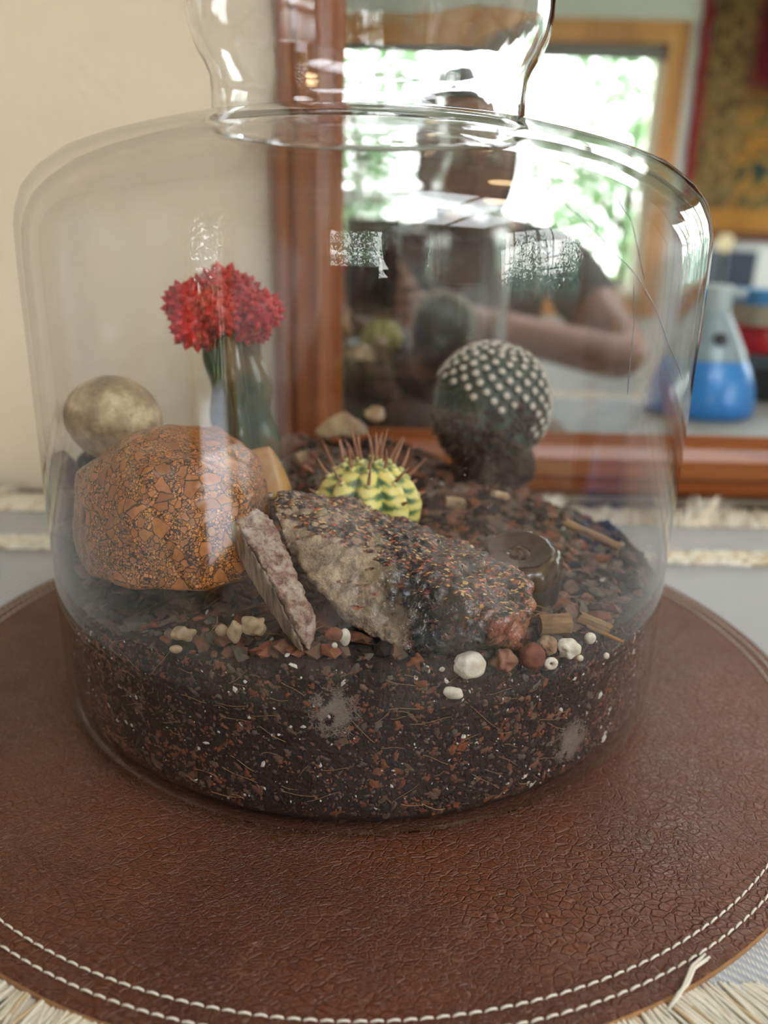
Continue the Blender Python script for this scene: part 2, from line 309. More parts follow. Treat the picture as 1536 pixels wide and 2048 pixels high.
m.bsdf(m.ramp(sd, [(.34, (78, 104, 70)), (.52, (140, 156, 98)), (.64, (214, 202, 108)), (.84, (234, 222, 138))]), .4, 0, m.bump(m.noise(co, 400, 2).outputs[0], .3, .0006), Subsurface_Weight=.1, Subsurface_Scale=.003); M['yellow'] = m.m
M['areo2'] = plain('pale_green_areole', (206, 204, 140), .6)
M['spine'] = plain('pink_brown_spine', (150, 96, 80), .5, c2=(186, 140, 112), sc=120)
M['cush'] = plain('dark_green_cactus_skin', (54, 68, 56), .6, c2=(74, 84, 70), sc=100, bump=.3)
M['areole'] = plain('white_woolly_areole', (214, 204, 190), .9)
M['wool'] = plain('brown_dusty_wool', (86, 66, 54), .95, c2=(52, 38, 32), sc=140, bump=1, bsc=500, bd=.002)
M['hair'] = plain('grey_wool_hair', (158, 150, 136), .9)
m = NT('brown_stump_skin'); co = m.coord(); n1 = m.noise(co, 260, 4).outputs[0]
m.bsdf(m.ramp(n1, [(.35, (50, 34, 22)), (.65, (84, 60, 38))]), .22, 0, m.bump(n1, .4, .0006), .6); M['stump'] = m.m
M['stumpside'] = plain('greyish_stump_side', (70, 58, 54), .4, c2=(50, 40, 36), sc=90, bump=.3)
M['stumpfibre'] = plain('brown_radial_fibre', (96, 66, 42), .6, c2=(58, 38, 24), sc=300)
# ------------------------------------------------------------------ the room
def struct(o, kind='structure'): o['kind'] = kind; return o
def wall_with_hole(name, axis, c, th, u0, u1, hole, mat):   # axis 'y': wall lies across x at y=c ; axis 'x': across y at x=c
    b = MB(); h0, h1, z0, z1 = hole
    for (a0, a1, c0, c1) in ((u0, h0, FLZ, CEIL), (h1, u1, FLZ, CEIL), (h0, h1, FLZ, z0), (h0, h1, z1, CEIL)):
        if axis == 'y': b.box((a0, min(c, c+th), c0), (a1, max(c, c+th), c1))
        else: b.box((min(c, c+th), a0, c0), (max(c, c+th), a1, c1))
    return struct(b.build(name, mat))
b = MB(); b.box((XL-.1, YF, FLZ), (XR+.1, YF+.1, CEIL)); struct(b.build('wall_front', M['plaster']))
wall_with_hole('wall_back', 'y', YB, -.1, XL-.1, XR+.1, W1, M['wall'])
wall_with_hole('wall_right', 'x', XR, .1, YB, YF, W2, M['wall'])
wall_with_hole('wall_left', 'x', XL, -.1, YB, YF, D1, M['wall'])
b = MB(); b.box((XL-.1, YB-.1, FLZ-.1), (XR+.1, YF+.1, FLZ)); struct(b.build('floor', M['floor']))
b = MB()
for (x0, x1, y0, y1) in ((XL-.1, S1[0], YB-.1, YF+.1), (S1[1], XR+.1, YB-.1, YF+.1), (S1[0], S1[1], YB-.1, S1[2]), (S1[0], S1[1], S1[3], YF+.1)): b.box((x0, y0, CEIL), (x1, y1, CEIL+.1))
struct(b.build('ceiling', M['ceil']))
w3 = struct(bpy.data.objects.new('added_skylight', None)); COL.objects.link(w3); b = MB()  # unseen ceiling opening, added to brighten the jar contents from above
for (x0, x1, y0, y1) in ((S1[0]+.001, S1[0]+.04, S1[2]+.001, S1[3]-.001), (S1[1]-.04, S1[1]-.001, S1[2]+.001, S1[3]-.001), (S1[0]+.04, S1[1]-.04, S1[2]+.001, S1[2]+.04), (S1[0]+.04, S1[1]-.04, S1[3]-.04, S1[3]-.001), (1.03, 1.07, S1[2]+.04, S1[3]-.04)): b.box((x0, y0, CEIL+.01), (x1, y1, CEIL+.06))
b.build('added_skylight_frame', M['sash'], w3); b = MB(); b.box((S1[0]+.04, S1[2]+.04, CEIL+.065), (S1[1]-.04, S1[3]-.04, CEIL+.071)); b.build('pane', M['pane'], w3)
def frame_y(mb, x0, x1, z0, z1, w, y0, y1):                 # picture-frame of four bars in an x-z plane
    mb.box((x0, y0, z1-w), (x1, y1, z1)); mb.box((x0, y0, z0), (x1, y1, z0+w)); mb.box((x0, y0, z0+w), (x0+w, y1, z1-w)); mb.box((x1-w, y0, z0+w), (x1, y1, z1-w))
def frame_x(mb, y0, y1, z0, z1, w, x0, x1):
    mb.box((x0, y0, z1-w), (x1, y1, z1)); mb.box((x0, y0, z0), (x1, y1, z0+w)); mb.box((x0, y0, z0+w), (x1, y0+w, z1-w)); mb.box((x0, y1-w, z0+w), (x1, y1, z1-w))
w1 = struct(bpy.data.objects.new('window_1', None)); COL.objects.link(w1)
b = MB(); frame_y(b, W1[0]-.10, W1[1]+.10, W1[2]-.10, W1[3]+.10, .10, YB+.0005, YB+.03); b.build('window_casing', M['pine'], w1)
b = MB(); frame_y(b, W1[0]+.0005, W1[1]-.0005, W1[2]+.0005, W1[3]-.0005, .045, YB-.06, YB-.02); b.build('sash', M['sash'], w1)
b = MB(); b.box((W1[0]+.045, YB-.045, W1[2]+.045), (W1[1]-.045, YB-.039, W1[3]-.045)); b.build('pane', M['pane'], w1)
b = MB(); b.box((W1[0]+.002, YB-.018, W1[3]-.07), (W1[1]-.002, YB-.002, W1[3]-.002)); b.build('blind', M['blind'], w1)
w2 = struct(bpy.data.objects.new('window_2', None)); COL.objects.link(w2)
b = MB(); frame_x(b, W2[0]-.10, W2[1]+.10, W2[2]-.10, W2[3]+.10, .10, XR-.03, XR-.0005); b.build('window_casing', M['pine'], w2)
b = MB(); frame_x(b, W2[0]+.0005, W2[1]-.0005, W2[2]+.0005, W2[3]-.0005, .04, XR+.02, XR+.06); b.build('sash', M['sash'], w2)
b = MB(); ym = (W2[0]+W2[1])/2; b.box((XR+.02, ym-.035, W2[2]+.04), (XR+.06, ym+.035, W2[3]-.04)); b.build('mullion', M['sash'], w2)
for k in range(1, 6):
    if k == 3: continue
    yy = W2[0]+(W2[1]-W2[0])*k/6; b = MB(); b.box((XR+.03, yy-.012, W2[2]+.04), (XR+.05, yy+.012, W2[3]-.04)); b.build('glazing_bar', M['sash'], w2)
b = MB(); b.box((XR+.028, W2[0]+.04, .52), (XR+.029+.02, W2[1]-.04, .545)); b.build('glazing_bar', M['sash'], w2)
b = MB(); b.box((XR+.0385, W2[0]+.04, W2[2]+.04), (XR+.0415, W2[1]-.04, W2[3]-.04)); b.build('pane', M['pane'], w2)
d1 = struct(bpy.data.objects.new('door_1', None)); COL.objects.link(d1)
b = MB(); frame_x(b, D1[0]-.08, D1[1]+.08, FLZ+.0005, D1[3]+.08, .08, XL+.0005, XL+.02); b.build('door_casing', M['pine'], d1)
b = MB(); frame_x(b, D1[0]+.001, D1[1]-.001, D1[2]+.001, D1[3]-.001, .07, XL-.06, XL-.02); b.build('door_frame', M['sash'], d1)
b = MB(); b.box((XL-.043, D1[0]+.07, D1[2]+.07), (XL-.037, D1[1]-.07, D1[3]-.07)); b.build('pane', M['pane'], d1)
b = MB(); b.tube([(XL-.018, D1[1]-.035, .2), (XL+.03, D1[1]-.035, .2), (XL+.03, D1[1]-.13, .2)], .008, 8); b.build('handle', plain('brass', (190, 160, 96), .3, 1), d1, True)
for nm, a, c in (('baseboard_back', (XL, YB, FLZ), (XR, YB+.012, FLZ+.09)), ('baseboard_front', (XL, YF-.012, FLZ), (XR, YF, FLZ+.09)), ('baseboard_right', (XR-.012, YB+.012, FLZ), (XR, YF-.012, FLZ+.09))):
    b = MB(); b.box(a, c); struct(b.build(nm, M['sash']))
# outdoors: patio, lawn and trees beyond the windows
M['lawn'] = plain('lawn_green', (96, 128, 66), .9, c2=(120, 146, 84), sc=3); M['patio'] = plain('pale_concrete', (196, 194, 196), .8, c2=(176, 176, 182), sc=4)
b = MB(); b.box((-30, -30, FLZ-.3), (30, 30, FLZ-.22)); struct(b.build('ground', M['lawn']))
b = MB(); b.box((-5.2, -4.5, FLZ-.219), (XL-.12, 1.5, FLZ-.10)); struct(b.build('patio_path', M['patio']))
M['leaf'] = plain('tree_leaves', (140, 172, 130), .6, c2=(104, 140, 100), sc=4); M['trunk'] = plain('tree_trunk_bark', (96, 84, 72), .9, c2=(70, 60, 50), sc=12)
def tree(x, y, h, r, lab, n=420):
    t = empty('tree', lab, 'tree', (x, y, FLZ-.22)); b = MB()
    b.tube([(0, 0, 0), (.05, .03, h*.4), (-.04, .05, h*.75)], [.13, .09, .04], 8)
    for k in range(7):
        a = rnd.uniform(0, 6.28); z = h*rnd.uniform(.35, .7); b.tube([(0, 0, z), (math.cos(a)*r*.4, math.sin(a)*r*.4, z+.35), (math.cos(a)*r*.8, math.sin(a)*r*.8, z+.5)], [.05, .03, .012], 5)
    b.build('trunk', M['trunk'], t, True); c = MB()
    for k in range(n):
        d = Vector((rnd.gauss(0, 1), rnd.gauss(0, 1), rnd.gauss(0, 1))).normalized()*r*rnd.uniform(.25, 1)**.6; d.z *= 1.1
        p = Vector((0, 0, h*.72))+d; R = rotm()
        for j in range(3):
            q = p+Vector((rnd.gauss(0, .09), rnd.gauss(0, .09), rnd.gauss(0, .09))); s = rnd.uniform(.05, .11)
            c.add([q+R @ Vector(w) for w in ((-s, 0, 0), (0, -s*.5, .01), (s, 0, 0), (0, s*.5, .01))], [(0, 1, 2, 3)])
    c.build('leaves', M['leaf'], t)['kind'] = 'stuff'
tree(-.5, -8.5, 3.4, 1.4, 'leafy tree outside the wood-framed window, behind the photographer', 800); tree(-3.7, -8.5, 3.2, 1.5, 'tree outside at the left of the wood-framed window', 700); tree(2.2, -6.9, 2.6, 1.0, 'bushy tree outside, low in the middle of the wood-framed window', 500); tree(4.2, -9.5, 3.0, 1.3, 'smaller tree outside near the right edge of the wood-framed window')
tree(10.0, -7.6, 3.6, 1.6, 'round tree outside the many-paned window, far corner'); tree(10.0, -3.8, 3.0, 1.5, 'low spreading tree outside the many-paned window, middle'); tree(10.0, -.4, 3.2, 1.3, 'tree outside the many-paned window, nearest the mirror wall')
hg = empty('hedge', 'tall dark hedge added outside the glazed door to dim its reflection', 'hedge', (-4.6, -3.2, FLZ-.22)); b = MB()  # unseen hedge, put in to weaken the door's reflection on the jar
for k in range(4600):
    p = Vector((rnd.uniform(-.35, .35), rnd.uniform(-2.6, 2.6), rnd.uniform(.05, 4.6))); R = rotm(); s = rnd.uniform(.09, .16)
    b.add([p+R @ Vector(w) for w in ((-s, 0, 0), (0, -s*.6, .02), (s, 0, 0), (0, s*.6, .02))], [(0, 1, 2, 3)])
b.build('leaves', plain('added_hedge_leaves', (58, 74, 52), .7), hg)['kind'] = 'stuff'
hg = empty('hedge', 'lower bluish-green hedge outside the many-paned window', 'hedge', (7.2, -3.6, FLZ-.22)); b = MB()
for k in range(3600):
    p = Vector((rnd.uniform(-.4, .4), rnd.uniform(-4.5, 4.0), rnd.uniform(.05, 1.55)+.25*math.sin(k*.7))); R = rotm(); s = rnd.uniform(.09, .16)
    b.add([p+R @ Vector(w) for w in ((-s, 0, 0), (0, -s*.6, .02), (s, 0, 0), (0, s*.6, .02))], [(0, 1, 2, 3)])
b.build('leaves', plain('blue_green_leaves', (120, 150, 140), .7), hg)['kind'] = 'stuff'
# ------------------------------------------------------------------ furniture, table dressing
TT = -.0062
t = empty('table', 'dark wooden table under the grey fringed runner', 'table', (0, 0, FLZ))
TL = TT-FLZ
b = MB(); b.box((-.75, .10, TL-.03), (.85, .576, TL)); b.build('tabletop', M['table'], t)
b = MB(); b.box((-.70, .13, TL-.11), (.80, .56, TL-.0305)); b.build('apron', M['table'], t)
for x in (-.70, .74):
    for y in (.13, .50): b = MB(); b.box((x, y, 0), (x+.06, y+.06, TL-.1105)); b.build('leg', M['table'], t)
RX0, RX1, RY0, RY1 = -.62, .70, .158, .536
r_ = empty('table_runner', 'grey woven table runner with cream stripe and fringed edges under the placemat', 'runner', (0, 0, TT))
def cloth(name, y0, y1, z, mat, amp=.0004, ny=8):
    nx = 80; V = []; Fc = []
    for j in range(ny+1):
        for i in range(nx+1):
            x = RX0+(RX1-RX0)*i/nx; y = y0+(y1-y0)*j/ny; V.append((x, y, z+amp*noise.noise(Vector((x*12, y*12, 3)))))
    n2 = len(V); V += [(x, y, 0.0002) for (x, y, zz) in V]; st = nx+1
    for j in range(ny):
        for i in range(nx): a = j*st+i; Fc += [(a, a+1, a+st+1, a+st), (n2+a, n2+a+st, n2+a+st+1, n2+a+1)]
    bd = [i for i in range(st)]+[j*st+nx for j in range(1, ny+1)]+[ny*st+i for i in range(nx-1, -1, -1)]+[j*st for j in range(ny-1, 0, -1)]
    for k in range(len(bd)): a, c = bd[k], bd[(k+1) % len(bd)]; Fc.append((a, n2+a, n2+c, c))
    return mesh(name, V, Fc, mat, r_, True)
cloth('cloth', RY0, .449, .0030, M['twill'], ny=16); cloth('cloth_band', .472, .519, .0028, M['greyband'])['label'] = 'plain grey band near the mirror'
def fluff(name, y0, y1, n, mats, h=.004, seed=1):
    rg = random.Random(seed); b = MB()
    for k in range(n):
        x = rg.uniform(RX0, RX1); y = rg.uniform(y0, y1); L = rg.uniform(.006, .014); a = rg.gauss(0, .35)
        p = [Vector((x-L/2, y-L*.5*math.sin(a), .002)), Vector((x, y, h*rg.uniform(.7, 1.2))), Vector((x+L/2, y+L*.5*math.sin(a), .002))]
        b.tube(p, [.0006, .0011, .0006], 5, rg.choice([0, 0, 0, 1]))
    o = b.build(name, mats, r_, True); o['kind'] = 'stuff'; return o
fluff('cream_stripe', .451, .470, 5200, [M['cotton'], M['tanyarn']])['label'] = 'raised cream yarn stripe'
def fringe(name, y0, dirn, n, L0, L1, lean, seed, rr=.00048, up=0):
    rg = random.Random(seed); b = MB()
    for k in range(n):
        x = rg.uniform(RX0, RX1); clump = noise.noise(Vector((x*45, seed, 0)))
        L = rg.uniform(L0, L1); ln = lean(x)+.6*clump+rg.gauss(0, .14); P = []; z0 = rg.uniform(.0008, .0034)
        cv = rg.gauss(0, .35)
        for i in range(7):
            s = i/6; P.append(Vector((x+L*s*ln+cv*L*.3*s*s, y0+dirn*L*s*(1-.15*abs(ln)), z0+.0022*math.sin(s*3.0)*rg.uniform(.4, 1)+up*s*s*max(0, clump))))
        b.tube(P, [rr, rr*1.1, rr, rr, rr, rr*.8, rr*.4], 5, 0 if rg.random() < .9 and noise.noise(Vector((x*30, 8, 1))) < .45 else 1, False)
    o = b.build(name, [M['cotton'], M['tanyarn']], r_, True); o['kind'] = 'stuff'; return o
fringe('front_fringe', RY0+.002, -1, 5600, .035, .052, lambda x: .45 if x > 0 else -.45, 3)
fringe('rear_fringe', RY1-.018, 1, 5200, .026, .044, lambda x: .3, 5, up=.018)
# placemat: round, stitched
MX, MY, MR = -.008, .3236, .19
pm = empty('placemat', 'round brown pebbled leather placemat with two rings of white stitching', 'placemat', (MX, MY, 0))
b = MB(); b.lathe([(.0, -.0028), (MR-.0004, -.0028), (MR, -.0024), (MR, -.0007), (MR-.0002, -.0005)], n=160); b.build('backing', M['suede'], pm, True)
b = MB(); n = 200; prof = [(0.0001, 0)]+[(MR*k/24, 0) for k in range(1, 21)]+[(.1788, 0), (.1796, -.00025), (.1804, 0), (.1838, 0), (.1846, -.00025), (.1854, 0), (.1885, -.0001), (MR-.0003, -.0005)]
b.lathe(prof, n=n); b.build('leather_top', M['leather'], pm, True)
st = []
for R in (.1796, .1846):
    nst = int(2*math.pi*R/.0041)
    for k in range(nst): st.append((R, 2*math.pi*(k+.5)/nst, .0041))
st.sort(key=lambda s: (Vector((MX+s[0]*math.cos(s[1]), MY+s[0]*math.sin(s[1]), 0))-EYE).length)
def stitch_pts(L):
    return [Vector((-L*.43, 0, -.0004)), Vector((-L*.33, 0, .0002)), Vector((0, 0, .0005)), Vector((L*.33, 0, .0002)), Vector((L*.43, 0, -.0004))]
b = MB(); b.tube(stitch_pts(.0041), [.00012, .00030, .00034, .00030, .00012], 6); s0 = b.build('stitch', M['thread'], pm, True); rest = MB()
for i, (R, a, L) in enumerate(st):
    if i < 298:
        o = s0 if i == 0 else s0.copy()
        if i: COL.objects.link(o); o.parent = pm
        o.location = (R*math.cos(a), R*math.sin(a), 0); o.rotation_euler.z = a+math.pi/2+.06
    else:
        Rm = Matrix.Rotation(a+math.pi/2+.06, 3, 'Z'); rest.tube([Rm @ p+Vector((R*math.cos(a), R*math.sin(a), 0)) for p in stitch_pts(L)], [.00012, .00030, .00034, .00030, .00012], 5)
rest.build('far_stitches', M['thread'], pm, True)['kind'] = 'stuff'
p0 = atz(1412, 1918, 0); p1 = atz(1385, 1940, 0); p2 = atz(1372, 1972, 0); p3 = atz(1358, 1992, 0)
b = MB()
for k in range(4):
    j = Vector((math.cos(k*1.57), math.sin(k*1.57), 0))*.0004
    b.tube([p0+j*2.2+Vector((0, 0, .0008)), p1+j+Vector((0, 0, .001)), p2+j+Vector((0, 0, .001)), p3-j*.6+Vector((0, 0, .0009)), p3+Vector((-.004, -.003, -.002))], [.0003, .0005, .0005, .0005, .0004], 6)
tag(b.build('loose_thread', M['thread'], None, True), 'stray white thread lying over the placemat edge at its front', 'thread')
# ------------------------------------------------------------------ the mirror
FY0, FY1 = .558, .5788; MXL, MXR, MZB, MZT = -.0805, .95, .0005, .86; FWD = .051
mr = empty('mirror', 'large wall mirror in an orange-brown moulded wooden frame behind the jar', 'mirror', (0, 0, 0))
profm = [(0, FY1), (0, FY0+.012), (.004, FY0+.006), (.010, FY0+.004), (.013, FY0+.009), (.018, FY0+.003), (.032, FY0), (.040, FY0+.004), (.043, FY0+.009), (.048, FY0+.009), (FWD, FY0+.0125), (FWD, FY1)]
def rail(name, horiz, z, flip, mat, x0, x1):                # mitred moulding bar; profile u runs from outer edge inwards
    b = MB(); V = []; k = len(profm)
    for e in (0, 1):
        for (u, y) in profm:
            if horiz: V.append(((x0+u) if e == 0 else (x1-u), y, z+(u if not flip else -u)))
            else: V.append((z+(u if not flip else -u), y, (x0+u) if e == 0 else (x1-u)))
    Fc = [(i, (i+1) % k, k+(i+1) % k, k+i) for i in range(k)]+[tuple(range(k)), tuple(range(k, 2*k))]
    b.add(V, Fc); return b.build(name, mat, mr)
rail('frame_bottom', True, MZB, False, M['oak'], MXL, MXR); rail('frame_top', True, MZT, True, M['oak'], MXL, MXR)
rail('frame_side', False, MXL, False, M['oak_v'], MZB, MZT); rail('frame_side', False, MXR, True, M['oak_v'], MZB, MZT)
GY = .568
b = MB(); b.box((MXL+.045, GY, MZB+.045), (MXR-.045, GY+.004, MZT-.045)); b.build('mirror_glass', M['mirror'], mr)
# ------------------------------------------------------------------ jar
JX, JY = -.009, .3268
jar = empty('glass_jar', 'wide clear glass apothecary jar with a narrower neck, planted as a cactus terrarium', 'jar', (JX, JY, 0))
out = [(.0, .0006), (.060, .0006), (.110, .0006), (.1175, .0012), (.1222, .0035), (.1248, .008), (.1256, .016), (.1256, .10), (.1254, .17), (.1250, .183), (.1240, .188), (.1216, .1945), (.1165, .2005), (.1075, .2068), (.0975, .2108), (.086, .2142), (.072, .2178), (.0615, .2198)]
th = .0032
inn = [(.0, .0046), (.107, .0046), (.1165, .0058), (.1210, .0090), (.1234, .016), (.1236, .10), (.1234, .17), (.1228, .1815), (.1214, .1865), (.1186, .1920), (.1135, .1972), (.1055, .2028), (.0965, .2068), (.085, .2106), (.072, .2142), (.0615, .2164)]
wob = lambda a, z: .0003*noise.noise(Vector((math.cos(a)*2, math.sin(a)*2, z*14)))
b = MB(); b.lathe(out+[(.0592, .2196), (.0592, .2170)]+inn[::-1], n=160, fr=lambda a, z: wob(a, z) if z > .02 else 0); b.build('jar_body', M['glass'], jar, True)
no = [(.0590, .2172), (.0585, .2195), (.0572, .2215), (.0568, .2270), (.0569, .2335), (.0584, .2375), (.0610, .2420), (.0632, .2470), (.0645, .2530), (.0648, .2600), (.0640, .2700), (.0640, .2850), (.0655, .2880)]
ni = [(.0630, .2882), (.0618, .2850), (.0618, .2700), (.0626, .2600), (.0623, .2530), (.0610, .2475), (.0588, .2428), (.0562, .2380), (.0547, .2335), (.0546, .2270), (.0549, .2218), (.0560, .2192), (.0568, .2165)]
wn_ = lambda a, z: .0003*noise.noise(Vector((math.cos(a)*3, math.sin(a)*3, z*40)))
b = MB(); b.lathe(no+ni, n=180, closed=True, fr=wn_); nk = b.build('jar_neck', M['neck'], jar, True); nk['label'] = 'thick wavy glass neck flaring outward'
def on_glass(px, py, r=.1259):                              # where the sight line meets the outer wall
    d = at(px, py, .2)-EYE; e = Vector((JX, JY)); A = d.x**2+d.y**2; B = -(e.x*d.x+e.y*d.y); Cc = e.x**2+e.y**2-r*r; return EYE+d*((-B-math.sqrt(max(0, B*B-A*Cc)))/A)
M['glassline'] = plain('grey_glass_line', (120, 122, 130), .1, spec=1.0)
for pts in (((1190, 462), (1225, 500), (1275, 552), (1310, 612), (1338, 690), (1366, 760)), ((1232, 392), (1262, 440), (1278, 500), (1290, 560)), ((1268, 552), (1270, 640), (1262, 720), (1256, 790)), ((1050, 335), (1100, 380), (1150, 425), (1190, 462))):  # thin grey lines laid along the outer wall
    b = MB(); q = [on_glass(*p)-Vector((JX, JY, 0)) for p in pts]; P = []
    for i in range(len(q)-1): P += [q[i].lerp(q[i+1], t/4) for t in range(4)]
    P.append(q[-1]); P = [Vector((p.x/p.xy.length*.1257, p.y/p.xy.length*.1257, p.z)) if p.z < .183 else p for p in P]
    o = b.tube(P, [.00006]+[.00012]*(len(P)-2)+[.00005], 5) or b.build('glass_line', M['glassline'], jar, True)
# lid plug sitting in the neck
lid = empty('glass_stopper', 'clear glass stopper sitting in the neck of the jar', 'stopper', (JX, JY, 0))
b = MB(); b.lathe([(.0001, .274), (.043, .274), (.0455, .2755), (.0475, .280), (.048, .2895), (.066, .2897), (.067, .2925), (.060, .2965), (.030, .304), (.0001, .306)], n=96); b.build('lid_plug', M['glass'], lid, True)
b = MB(); b.lathe([(.0001, .306), (.008, .306), (.010, .311), (.016, .318), (.018, .328), (.013, .337), (.0001, .341)], n=40); b.build('lid_knob', M['glass'], lid, True)
# ------------------------------------------------------------------ soil
RI = .1230
CT = [(0, -.118, .0640), (-.05, -.105, .0600), (.05, -.108, .0610), (.09, -.075, .0585), (.118, 0, .0520), (.10, .06, .0500), (.07, .095, .0530), (0, .118, .0690), (-.06, .10, .0740), (-.10, .05, .0720), (-.118, .012, .0900), (-.118, -.028, .0680), (-.09, -.075, .0520), (0, 0, .0660), (.05, -.03, .0600), (-.05, 0, .0640), (0, .06, .0720), (.06, .05, .0700), (-.05, -.06, .0600), (.02, -.09, .0640)]
def hz(x, y):                                               # soil height, jar-centred coordinates
    s = w = 0
    for (a, c, z) in CT:
        d = ((x-a)**2+(y-c)**2)+1e-5; k = 1/d**1.6; s += k*z; w += k
    return s/w+.0022*noise.noise(Vector((x*60, y*60, 1)))+.0010*noise.noise(Vector((x*190, y*190, 5)))
def SZ(x, y): return hz(x-JX, y-JY)
V = []; Fc = []; nA = 200; rr = [k/44 for k in range(45)]
for q in rr:
    for k in range(nA):
        a = 2*math.pi*k/nA; x, y = RI*q*math.cos(a), RI*q*math.sin(a); V.append((x, y, hz(x, y) if q > 0 else hz(0, 0)))
for i in range(44):
    for k in range(nA): Fc.append((i*nA+k, (i+1)*nA+k, (i+1)*nA+(k+1) % nA, i*nA+(k+1) % nA))
base_ = 44*nA; lev = 10
for j in range(1, lev+1):
    for k in range(nA):
        a = 2*math.pi*k/nA; zt = V[base_+k][2]; z = zt+(.0068-zt)*j/lev; r = RI if z > .016 else RI-.0035*((.016-z)/.0092)
        V.append((r*math.cos(a), r*math.sin(a), z))
for j in range(lev):
    for k in range(nA): Fc.append((base_+j*nA+k, base_+(j+1)*nA+k, base_+(j+1)*nA+(k+1) % nA, base_+j*nA+(k+1) % nA))
Fc.append(tuple(base_+lev*nA+k for k in range(nA))[::-1])
so = mesh('potting_soil', V, Fc, M['soil'], None, True); so.location = (JX, JY, 0)
tag(so, 'dark peaty potting soil with bark, perlite and straw filling the jar base', 'soil', kind='stuff')
CH = [M['peat'], M['rust'], M['bark'], M['bark2'], M['perlite'], M['fibre'], M['greychip']]
rs = random.Random(11); b = MB()
for k in range(15000):                                      # crumbs pressed against the glass
    a = rs.uniform(-math.pi*1.12, math.pi*.12); x, y = RI*math.cos(a), RI*math.sin(a); zt = hz(x, y); u = rs.random(); z = .0085+(zt-.0085)*u
    t_ = rs.random(); s = rs.uniform(.0003, .0008) if rs.random() < .8 else rs.uniform(.0008, .0017)
    mi = 0 if t_ < .46 else 1 if t_ < .66 else 2 if t_ < .78 else 3 if t_ < .88 else 4 if t_ < .918 else 6
    if mi == 4: s *= .62 if rs.random() < .93 else 1.3
    if mi == 1 and noise.noise(Vector((a*6, z*60, 0))) < -.05: mi = 0
    r = RI-.0002 if z > .016 else RI-.0002-.0035*((.016-z)/.009)
    n_ = Vector((math.cos(a), math.sin(a), 0)); tg = Vector((-n_.y, n_.x, 0)); th_ = rs.uniform(0, 6.28)
    ax = tg*math.cos(th_)+Vector((0, 0, 1))*math.sin(th_); ay = n_.cross(ax)
    Mx = Matrix((( ax.x, ay.x, n_.x), (ax.y, ay.y, n_.y), (ax.z, ay.z, n_.z)))
    b.ico(n_*r+Vector((0, 0, z)), (s*rs.uniform(.9, 1.8), s*rs.uniform(.6, 1), .0006), 1, mi, .25, Mx, rs)
for k in range(150):                                        # straw fibres against the glass
    a = rs.uniform(-math.pi*1.05, math.pi*.05); z = .012+(hz(RI*math.cos(a), RI*math.sin(a))-.012)*rs.random(); L = rs.uniform(.003, .012)/RI; sl = rs.gauss(0, .5); P = []
    for i in range(6):
        aa = a+L*(i/5-.5); P.append(Vector(((RI+.0003)*math.cos(aa), (RI+.0003)*math.sin(aa), max(.012, z+L*RI*sl*(i/5-.5)+.0003*math.sin(i+k)))))
    b.tube(P, .00013, 3, 5, False)
cr_ = b.build('soil_crumbs', CH, None); cr_.location = (JX, JY, 0)
tag(cr_, 'rusty bark crumbs, perlite specks and straw fibres pressed against the glass', 'soil', kind='stuff')
b = MB()
for k in range(5200):
    q = math.sqrt(rs.random())*.1195; a = rs.uniform(0, 6.28); x, y = q*math.cos(a), q*math.sin(a); t_ = rs.random()
    s = rs.uniform(.0007, .0020) if rs.random() < .72 else rs.uniform(.002, .0052)
    mi = 0 if t_ < .22 else 1 if t_ < .36 else 2 if t_ < .62 else 3 if t_ < .84 else 4 if t_ < .865 else 6
    if mi == 4: s = min(s, .0013)
    if q+s*1.3 > .1205: q = .1205-s*1.3; x, y = q*math.cos(a), q*math.sin(a)
    b.ico((x, y, hz(x, y)+s*.25), (s*rs.uniform(.9, 1.5), s*rs.uniform(.5, .9), s*rs.uniform(.25, .6)), 1, mi, .28, Matrix.Rotation(rs.uniform(0, 6.28), 3, 'Z') @ Matrix.Rotation(rs.gauss(0, .5), 3, 'X') @ Matrix.Rotation(rs.gauss(0, .4), 3, 'Y'), rs)
for k in range(420):
    q = math.sqrt(rs.random())*.108; a = rs.uniform(0, 6.28); p = Vector((q*math.cos(a), q*math.sin(a), 0)); th_ = rs.uniform(0, 6.28); L = rs.uniform(.004, .018); cv = rs.gauss(0, .4); P = []
    for i in range(5):
        s = i/4; w = p+Vector((math.cos(th_+cv*s), math.sin(th_+cv*s), 0))*L*(s-.5)
        if w.length > .119: w = w*(.119/w.length)
        w.z = hz(w.x, w.y)+.0016+.0012*math.sin(s*3.14); P.append(w)
    b.tube(P, [.00012, .0002, .0002, .0002, .0001], 4, 5, False)
mu = b.build('bark_mulch', CH, None); mu.location = (JX, JY, 0)
tag(mu, 'loose bark chips, twigs and fibres scattered over the soil surface', 'mulch', kind='stuff')
